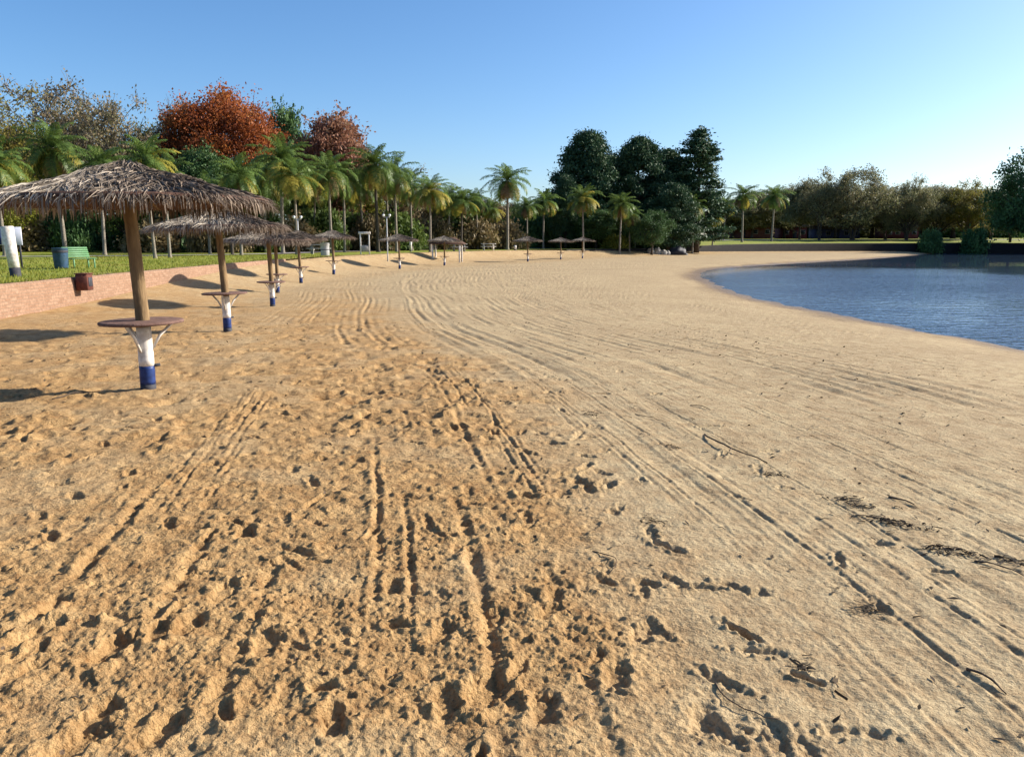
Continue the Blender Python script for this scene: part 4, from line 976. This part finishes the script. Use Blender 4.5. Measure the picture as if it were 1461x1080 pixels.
UMB = [(211,8.52,'nearest thatched beach umbrella, with its brown round table and blue footed post'),
       (324,15.6,'second thatched umbrella from the camera, partly under the eave of the nearest one'),
       (388,23.6,'third thatched umbrella from the camera, with a pale left half of its thatch'),
       (395.5,29.9,'thatched umbrella hidden right behind the post of the third one'),
       (429,36,'thatched umbrella just right of and behind the third one'),
       (476,44,'thatched umbrella below the russet tree, left of the white lamp post'),
       (570,56,'dark thatched umbrella in front of the white lamp post'),
       (634,64.5,'thatched umbrella in front of the white legged shelter'),
       (753,77,'thatched umbrella right of the lone tall palm'),
       (800,86,'thatched umbrella at the left foot of the pines'),
       (831,92,'farthest thatched umbrella, in front of the sunlit palm')]
for k, (px, d, lb) in enumerate(UMB):
    x = px_x(px, d, 0); z = ground(x, d)
    u = empty('beach_umbrella', (x, d, z), (0, .3, -.25, .15, -.4, .35, -.1, .5, -.3, .2, 0)[k], lb, 'beach umbrella', 'thatched umbrellas standing in a row on the sand', (1, 1, .97, .93, .97, 1, 1, .98, 1, .97, 1)[k])

    u.rotation_euler[0] = (.0, -.012, .01, 0, .015, -.02, .01, 0, .02, 0, -.01)[k]; u.rotation_euler[1] = (-.012, -.02, .0, .01, -.01, .01, .0, .015, 0, .01, 0)[k]
    cm, sm = CAN[k % 3]
    for nm in ('pole', 'white_band', 'blue_band', 'dark_foot', 'tabletop', 'peg'): 
        o = link(nm, UP[nm], u)
        if nm == 'peg': o.rotation_euler[2] = R(20)
    for a in (25, 145, 265): o = link('brace', UP['brace'], u); o.rotation_euler[2] = R(a)
    for a in range(8): o = link('rafter', UP['rafter'], u); o.rotation_euler[2] = R(45*a+12); o.scale = ((.96,.86,.88,.88,.86,.82,.92,.92,.95,.92,.95)[k],)*2+(1,)
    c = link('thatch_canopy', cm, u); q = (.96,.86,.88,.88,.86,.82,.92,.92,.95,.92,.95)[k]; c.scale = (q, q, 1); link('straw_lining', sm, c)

# ------------------------------------------------------------------ things on the left lawn
x, y, z = px_x(23, 22.5, .6), 22.5, ground(px_x(23, 22.5, .6), 22.5)
t = empty('marker_post', (x, y, z), 0, 'thick white painted post with a dark grey foot at the left edge', 'post'); t.rotation_euler[1] = -.075
mb = MB(); mb.tube([(0,0,.25),(0,0,.8),(0,0,1.40),(0,0,1.43)], [.14,.15,.165,.15], 22, wob=.01); mb.build('white_shaft', M['white_paint'], t, True)
mb = MB(); mb.tube([(0,0,-.2),(0,0,.02),(0,0,.262)], [.14,.143,.145], 22, wob=.012); mb.build('dark_foot', M['tar'], t, True)

d = 29.; x = px_x(10, d, .6); z = ground(x, d)
t = empty('notice_board', (x, d, z), R(8), 'pale blank notice board on legs behind the thick white post', 'sign')
zt, zb = z_at(324, d)-z, z_at(350, d)-z
mb = MB(); mb.box((0, 0, (zt+zb)/2), (1.25, .05, zt-zb), bev=.01); mb.build('panel', M['sign_white'], t)
mb = MB(); mb.box((-.12, -.03, (zt+zb)/2), (.10, .012, zt-zb-.04)); mb.build('navy_stripe', M['blue_paint'], t)
for sx in (-.5, .5):
    mb = MB(); mb.tube([(sx, .06, -.2), (sx, .06, zt-.05)], .035, 8); mb.build('leg', M['tar'], t, True)

d = 29.; x = px_x(88, d, .6); z = ground(x, d)
t = empty('litter_bin', (x, d, z), 0, 'blue and dark green litter drum left of the green bench', 'bin')
mb = MB(); mb.lathe([(.0,.04),(.21,.04),(.225,.06),(.25,.40),(.262,.74),(.272,.75),(.272,.775),(.25,.775),(.24,.70),(.21,.10),(0,.09)], 28); mb.build('drum', M['bin_blue'], t, True)
mb = MB(); mb.lathe([(.262,.60),(.268,.61),(.270,.68),(.264,.69)], 28); mb.build('rim_band', M['tar'], t, True)
for a in (30, 150, 270):
    mb = MB(); mb.tube([(.2*math.cos(R(a)), .2*math.sin(R(a)), -.1), (.2*math.cos(R(a)), .2*math.sin(R(a)), .06)], .02, 6); mb.build('leg', M['tar'], t)

d = 30.; x = px_x(117, d, .6); z = ground(x, d)
t = empty('park_bench', (x, d, z), R(64), 'green slatted park bench beside the blue litter drum', 'bench', None, .84)
mb = MB()
for k in range(5): mb.box((0, -.20+k*.10, .44), (1.25, .085, .03), bev=.006)
mb.build('seat', M['bench_green'], t)
mb = MB()
for k in range(5): mb.box((0, .285+k*.03, .53+k*.095), (1.25, .03, .08), Matrix.Rotation(R(-17), 4, 'X'), .006)
mb.build('backrest', M['bench_green'], t)
for sx in (-.5, .5):
    for sy, ang_ in ((-.2, 0), (.22, 0)):
        mb = MB(); mb.box((sx, sy, .17), (.06, .05, .52), bev=.005); mb.build('leg', M['bench_green'], t)
    mb = MB(); mb.box((sx, .36, .68), (.05, .035, .56), Matrix.Rotation(R(-17), 4, 'X'), .005); mb.build('back_strut', M['bench_green'], t)
    mb = MB(); mb.box((sx, .02, .415), (.05, .5, .025)); mb.build('seat_bearer', M['bench_green'], t)

x, y, z = on_ground(127, 412); y = 21.6; ex = -12.0
t = empty('drain_box', (ex+.20, y, .36), R(4), 'rust brown square box set into the pink brick wall', 'drain box')
mb = MB(); mb.box((0, 0, .14), (.32, .34, .44), bev=.015); mb.build('box', M['rust'], t)
mb = MB(); mb.box((0, 0, .375), (.36, .38, .028), bev=.008); mb.build('lid', M['rust'], t)
mb = MB(); mb.box((.166, 0, .15), (.012, .22, .24), bev=.004); mb.build('plate', M['tar'], t)

# ------------------------------------------------------------------ lamps, frames, tables further along
def lamp(px, d, ytop, label):
    x = px_x(px, d, .6); z = ground(x, d); h = z_at(ytop, d)-z
    t = empty('lamp_post', (x, d, z), R(10), label, 'lamp post', 'lamp posts behind the beach')
    mb = MB(); mb.tube([(0,0,-.2),(0,0,.6),(0,0,h-.45)], [.07,.05,.04], 10); mb.build('pole', M['metal'], t, True)
    mb = MB(); mb.tube([(-.26,0,h-.41),(0,0,h-.46),(.26,0,h-.41)], .03, 8); mb.build('cross_arm', M['metal'], t, True)
    for sx in (-.4, .4):
        mb = MB(); mb.lathe([(0,.0),(.05,.01),(.08,.06),(.095,.13),(.08,.18),(.03,.20),(0,.205)], 16, (sx*.6, 0, h-.40)); mb.build('globe', M['lamp'], t, True)
lamp(553, 62, 302, 'white twin globe lamp post in front of the tall dark palm pair')
lamp(427, 56, 304, 'thin white lamp post behind the third and fourth umbrellas')
lamp(944, 140, 312, 'distant lamp post at the foot of the pines')
def frame(name, px, d, ytop, wpx, label, cat, wood='white_paint', panel=True):
    x = px_x(px, d, .6); z = ground(x, d); h = z_at(ytop, d)-z; w = wpx/F*d
    t = empty(name, (x, d, z), R(6), label, cat)
    for sx in (-w/2, w/2):
        mb = MB(); mb.box((sx, 0, h/2-.1), (.10, .10, h+.2), bev=.01); mb.build('post', M[wood], t)
    mb = MB(); mb.box((0, 0, h-.10), (w+.28, .14, .20), bev=.015); mb.build('crossbar', M[wood], t)
    if panel:
        mb = MB(); mb.box((0, 0, h*.25), (w-.1, .05, h*.3), bev=.01); mb.build('lower_board', M['concrete'], t)
frame('timber_frame', 521, 64, 331, 12, 'small white topped two post frame left of the white lamp post', 'frame')
frame('timber_frame', 914, 118, 334, 16, 'pale gate like frame at the sand end below the pines', 'frame', 'concrete', False)
d = 71; x = px_x(635, d, .6); z = ground(x, d)
t = empty('open_shelter', (x, d+2.5, z), R(-4), 'small open shelter with white posts and a low grey thatched roof', 'shelter')
for sx in (-1.25, 1.25):
    for sy in (-.8, .8):
        mb = MB(); mb.box((sx, sy, .75), (.14, .14, 1.9), bev=.015); mb.build('post', M['white_paint'], t)
mb = MB(); mb.add([(-1.6,-1.1,1.62),(1.6,-1.1,1.62),(1.6,1.1,1.62),(-1.6,1.1,1.62),(-.7,0,2.25),(.7,0,2.25),(-1.6,-1.1,1.70),(1.6,-1.1,1.70),(1.6,1.1,1.70),(-1.6,1.1,1.70)],
       [(3,2,1,0),(0,1,7,6),(1,2,8,7),(2,3,9,8),(3,0,6,9),(6,7,5,4),(8,9,4,5)], [(7,8,5),(9,6,4)]); mb.build('roof', M['thatch_under'], t)
def picnic(px, d, label, m='concrete'):
    x = px_x(px, d, .6); z = ground(x, d); t = empty('picnic_table', (x, d, z), R(random.uniform(-12, 12)), label, 'picnic table')
    mb = MB(); mb.box((0, 0, .74), (1.7, .75, .07), bev=.015); mb.build('tabletop', M[m], t)
    for s in (-.68, .68):
        mb = MB(); mb.box((0, s, .43), (1.7, .28, .06), bev=.012); mb.build('seat', M[m], t)
    for s in (-.55, .55):
        mb = MB(); mb.box((s, 0, .33), (.14, 1.3, .14), bev=.01); mb.box((s, 0, .3), (.16, .45, .80), bev=.01); mb.build('leg', M[m], t)
picnic(697, 92, 'white low picnic table left of the lone tall palm', 'white_paint')
picnic(655, 84, 'grey concrete picnic table under the leaning palm')
picnic(455, 66, 'grey concrete picnic table behind the umbrella below the russet tree')
d = 80; x = px_x(586, d, .6); t = empty('marker_post', (x, d, ground(x, d)), 0, 'short white post on the lawn behind the dark umbrella', 'post')
mb = MB(); mb.tube([(0,0,.12),(0,0,.95),(0,0,1.0)], [.13,.13,.10], 14); mb.build('white_shaft', M['white_paint'], t, True)
mb = MB(); mb.tube([(0,0,-.2),(0,0,.125)], [.128,.128], 14); mb.build('dark_foot', M['tar'], t, True)
d = 96; x = px_x(735, d, .6); t = empty('marker_post', (x, d, ground(x, d)), 0, 'small white post right of the lone tall palm', 'post')
mb = MB(); mb.tube([(0,0,.1),(0,0,.5),(0,0,.55)], [.16,.16,.12], 14); mb.build('white_shaft', M['white_paint'], t, True)
mb = MB(); mb.tube([(0,0,-.2),(0,0,.105)], [.158,.158], 14); mb.build('dark_foot', M['tar'], t, True)
d = 56; x = px_x(464, d, .6); z = ground(x, d); t = empty('litter_bin', (x, d, z), 0, 'grey blue drum on the lawn behind the umbrella row', 'bin')
mb = MB(); mb.lathe([(0,.02),(.28,.02),(.30,.05),(.305,.5),(.31,.86),(.33,.87),(.33,.90),(.29,.90),(.27,.2),(0,.15)], 22); mb.build('drum', M['metal'], t, True)
mb = MB(); mb.lathe([(.305,.42),(.318,.43),(.318,.47),(.305,.48)], 22); mb.build('hoop', M['tar'], t, True)

# stones and the dark covered heap at the far end of the sand
def rock(px, d, w, h, m, label, name='boulder', cat='boulder', group=None, seed=0):
    x = px_x(px, d, 0); z = ground(x, d); nn, mm = 18, 10; V = []
    for i in range(mm+1):
        for j in range(nn):
            a, b = 6.2832*j/nn, math.pi*.5*i/mm*1.15-.2
            v = np.array([math.cos(b)*math.cos(a), math.cos(b)*math.sin(a), math.sin(b)])
            k = 1+.32*perlin(np.array([v[0]*1.6+seed]), np.array([v[1]*1.6+v[2]*2]), seed)[0]+.1*perlin(np.array([v[0]*5]), np.array([v[1]*5+v[2]*4]), seed+1)[0]
            V.append(v*k*np.array([w/2, w*.36, h]))
    Q = [(i*nn+j, i*nn+(j+1) % nn, (i+1)*nn+(j+1) % nn, (i+1)*nn+j) for i in range(mm) for j in range(nn)]
    mb = MB(); mb.add(V, Q); o = mb.build(name, M[m], None, True, (x, d, z)); return tag(o, label, cat, group)
for k, (px, w, h) in enumerate(((929,1.3,.75),(938,1.0,.95),(947,1.2,.7),(953,.8,.55))): rock(px, 114, w, h, 'stone', 'pale boulder in the low heap left of the dark covered mound', group='pale boulders heaped at the far end of the sand', seed=k*7+3)
rock(966, 115, 2.6, 1.25, 'dark_tarp', 'dark rounded mound under a cover right of the pale boulders', 'covered_mound', 'mound', seed=40)

# ------------------------------------------------------------------ low houses far behind the bank trees
def house(px, d, wpx, ytop, m, label, nwin, roofm='roof', deep=6.):
    x = px_x(px, d, 1.5); z = ground(x, d); w = wpx/F*d; h = z_at(ytop, d)-z; hw = h*.74
    t = empty('low_house', (x, d+deep/2, z), R(random.uniform(-4, 4)), label, 'house')
    mb = MB(); mb.box((0, 0, hw/2-.2), (w, deep, hw+.4)); me = mb.build('wall', M[m], t)
    uv = me.data.uv_layers.new(name='uv')
    for l in me.data.loops:
        v = me.data.vertices[l.vertex_index].co; uv.data[l.index].uv = (v.x+v.y, v.z)
    mb = MB(); W, Dp = w/2+.4, deep/2+.5; e0 = hw+.005
    mb.add([(-W,-Dp,e0),(W,-Dp,e0),(W,Dp,e0),(-W,Dp,e0),(-W,-Dp,e0+.14),(W,-Dp,e0+.14),(W,Dp,e0+.14),(-W,Dp,e0+.14),(-W+.3,0,h),(W-.3,0,h)],
           [(3,2,1,0),(0,1,5,4),(1,2,6,5),(2,3,7,6),(3,0,4,7),(4,5,9,8),(6,7,8,9)], [(5,6,9),(7,4,8)]); mb.build('roof', M[roofm], t)
    for k in range(nwin):
        cx = -w/2+w*(k+.5)/nwin
        if k == nwin//2:
            mb = MB(); mb.box((cx, -deep/2-.02, 1.0), (.95, .08, 2.0), bev=.01); dr = mb.build('door', M['tar'], t)
            mb = MB(); mb.box((cx+.35, -deep/2-.08, 1.0), (.06, .05, .12)); mb.build('handle', M['metal'], dr); continue
        mb = MB(); mb.box((cx, -deep/2-.015, hw*.55), (1.2, .07, 1.1), bev=.01); wn = mb.build('window', M['concrete'], t)
        mb = MB(); mb.box((cx, -deep/2-.055, hw*.55), (1.0, .02, .9)); mb.build('pane', M['pane'], wn)
house(1060, 192, 84, 316, 'brick_red', 'low dark red brick house between the far palms', 5)
house(1133, 196, 34, 318, 'wall_maroon', 'small maroon house behind the first bank trees', 3)
house(1195, 204, 62, 322, 'wall_blue', 'long violet grey house behind the big twiggy tree', 5)
house(1286, 198, 46, 318, 'wall_maroon', 'wide maroon house left of the round bush', 4)
house(786, 160, 60, 300, 'brick_red', 'red brick house glimpsed between the lone palm and the pines', 3)

# ------------------------------------------------------------------ litter on the sand
def lie(x, y): return sand_top(x, y)
def stick(px0, py0, px1, py1, r, label, name='stick', bend=.1, m='twig', group=None, fork=False, lift=.012):
    a, b = on_ground(px0, py0), on_ground(px1, py1); n = 9; P = []
    L = math.hypot(b[0]-a[0], b[1]-a[1]); nx, ny = -(b[1]-a[1])/L, (b[0]-a[0])/L
    for i in range(n):
        t = i/(n-1); k = bend*L*math.sin(math.pi*t)+random.gauss(0, .010*L)
        x, y = a[0]+(b[0]-a[0])*t+nx*k, a[1]+(b[1]-a[1])*t+ny*k; P.append([x, y, lie(x, y)+r*.6+lift*math.sin(math.pi*t)])
    P = np.array(P); o0 = P[0].copy(); mb = MB(); mb.tube(P-o0, np.linspace(r, r*.45, n)*np.random.default_rng(int(px0)).uniform(.8, 1.2, n), 7)
    if fork:
        q = P[5]-o0; dv = (P[-1]-P[0])/L; s = np.array([dv[1], -dv[0], .12]); mb.tube([q, q+dv*.05+s*.05, q+dv*.12+s*.09], [r*.6, r*.45, r*.2], 5)
    return tag(mb.build(name, M[m], None, True, o0), label, 'stick', group)
stick(1003, 621, 1097, 662, .008, 'long dark bent stick on the pale sand in the right half', bend=-.10, fork=True, lift=.03)
stick(1380, 955, 1436, 991, .006, 'short dark stick with a paler top near the right bottom corner', bend=.03, lift=.012)
stick(1268, 711, 1305, 722, .008, 'short straight stick right of the dry weed scraps', bend=.03)
stick(845, 790, 868, 822, .003, 'thin curved twig at the edge of the churned sand', 'twig', .3)
stick(1020, 975, 1110, 1030, .0035, 'long thin curved twig near the bottom of the picture', 'twig', -.18)
stick(905, 590, 955, 612, .003, 'thin twig lying along the wheel tracks', 'twig', .1)
stick(1390, 800, 1461, 822, .005, 'dark twig at the right picture edge', 'twig', .06)
stick(1215, 735, 1290, 752, .004, 'twig lying among the dry weed scraps', 'twig', .08, fork=True)
stick(985, 578, 1014, 586, .005, 'small dark twig above the long bent stick', 'twig', .05)
stick(75, 570, 150, 556, .008, 'twig lying beside the shadow of the nearest umbrella post', 'twig', .05)
def weeds():
    rg = np.random.default_rng(8); V = []; Q = []
    for px, py, w, dpt, n in ((1205,712,.07,.05,40),(1225,722,.06,.04,45),(1265,745,.09,.05,70),(1300,752,.06,.04,40),(1345,785,.09,.05,50),(1385,790,.05,.04,24),(1440,800,.06,.05,50),(845,592,.10,.10,40),(930,745,.05,.05,30),(1105,678,.06,.04,30),(1240,870,.06,.05,36),(960,640,.06,.05,22),(1150,955,.04,.04,24)):
        x0, y0, _ = on_ground(px, py)
        for k in range(n):
            a = rg.normal(-.4, .6); L = rg.uniform(.012, .07)*(2.2 if rg.random() < .08 else 1); x = x0+rg.standard_t(3)*w*.7; y = y0+rg.standard_t(3)*dpt*.7-.3*(x-x0)
            wv = np.array([-math.sin(a), math.cos(a), rg.normal(0, .5)])*rg.uniform(.0015, .0045); k0 = len(V)
            for t in (-.5, 0, .5):
                xx, yy = x+math.cos(a+t*.6)*L*t, y+math.sin(a+t*.6)*L*t
                p = np.array([xx, yy, lie(xx, yy)+rg.uniform(.001, .008)+(.006 if t == 0 else 0)]); V += [p-wv, p+wv]
            Q += [(k0, k0+1, k0+3, k0+2), (k0+2, k0+3, k0+5, k0+4)]
    mb = MB(); mb.add(V, Q); tag(mb.build('weed_litter', M['debris']), 'dark scraps of dry weed strewn over the firm sand at right', 'dry weeds', kind='stuff')
weeds()
def litter():
    rg = np.random.default_rng(77); V = []; Q = []
    n = 2600; yy = 1.9+16*rg.random(n)**1.6; xx = np.interp(yy, ROW[:, 1], ROW[:, 0])+rg.uniform(-4, 11, n)
    for x, y in zip(xx, yy):
        if abs(x) > .8*y+1: continue
        s = rg.uniform(.002, .009)*(1+y*.05); a = rg.uniform(0, 6.28); l = rg.uniform(1, 3.5); z = lie(x, y)+.004
        c, d = np.array([math.cos(a), math.sin(a), rg.normal(0, .25)])*s*l, np.array([-math.sin(a), math.cos(a), rg.normal(0, .3)])*s
        k = len(V); p = np.array([x, y, z+.25*s]); V += [p-c, p-d+(0, 0, s*.3), p+c, p+d+(0, 0, s*.3)]; Q.append((k, k+1, k+2, k+3))
    mb = MB(); mb.add(V, Q); tag(mb.build('leaf_litter', M['debris']), 'tiny dark bits of leaf and bark strewn over the sand', 'litter', kind='stuff')
litter()

# ------------------------------------------------------------------ sun, sky, camera
SUN_EL, SUN_AZ = R(27), R(74)                            # azimuth clockwise from +Y
sd = Vector((math.cos(SUN_EL)*math.sin(SUN_AZ), math.cos(SUN_EL)*math.cos(SUN_AZ), math.sin(SUN_EL)))
L = bpy.data.lights.new('sun', 'SUN'); L.energy = 5.0; L.angle = R(.53); L.color = (1, .93, .82)
so = bpy.data.objects.new('sun', L); COL.objects.link(so); so.rotation_euler = (-sd).to_track_quat('-Z', 'Y').to_euler(); so.location = (60, 20, 60)
wd = bpy.data.worlds.new('World'); sc.world = wd; wd.use_nodes = True
nt = wd.node_tree; bg = nt.nodes['Background']; sk = nt.nodes.new('ShaderNodeTexSky'); sk.sky_type = 'NISHITA'
sk.sun_disc = False; sk.sun_elevation = SUN_EL; sk.sun_rotation = SUN_AZ; sk.air_density = .85; sk.dust_density = 1.2; sk.ozone_density = 3.5; sk.altitude = 50
hs = nt.nodes.new('ShaderNodeHueSaturation'); hs.inputs['Saturation'].default_value = 1.17; hs.inputs['Value'].default_value = 1.0
nt.links.new(sk.outputs[0], hs.inputs['Color']); nt.links.new(hs.outputs[0], bg.inputs[0]); bg.inputs[1].default_value = .10
cam = bpy.data.cameras.new('camera'); co = bpy.data.objects.new('camera', cam); COL.objects.link(co)
cam.sensor_width = 36; cam.lens = 36*F/1461; cam.clip_end = 6000; cam.clip_start = .05
co.location = (0, 0, EYE); co.rotation_euler = (R(90)-PITCH, 0, 0)
sc.camera = co
sc.view_settings.view_transform = 'Standard'; sc.view_settings.look = 'None'; sc.view_settings.exposure = 1.0; sc.view_settings.gamma = 1
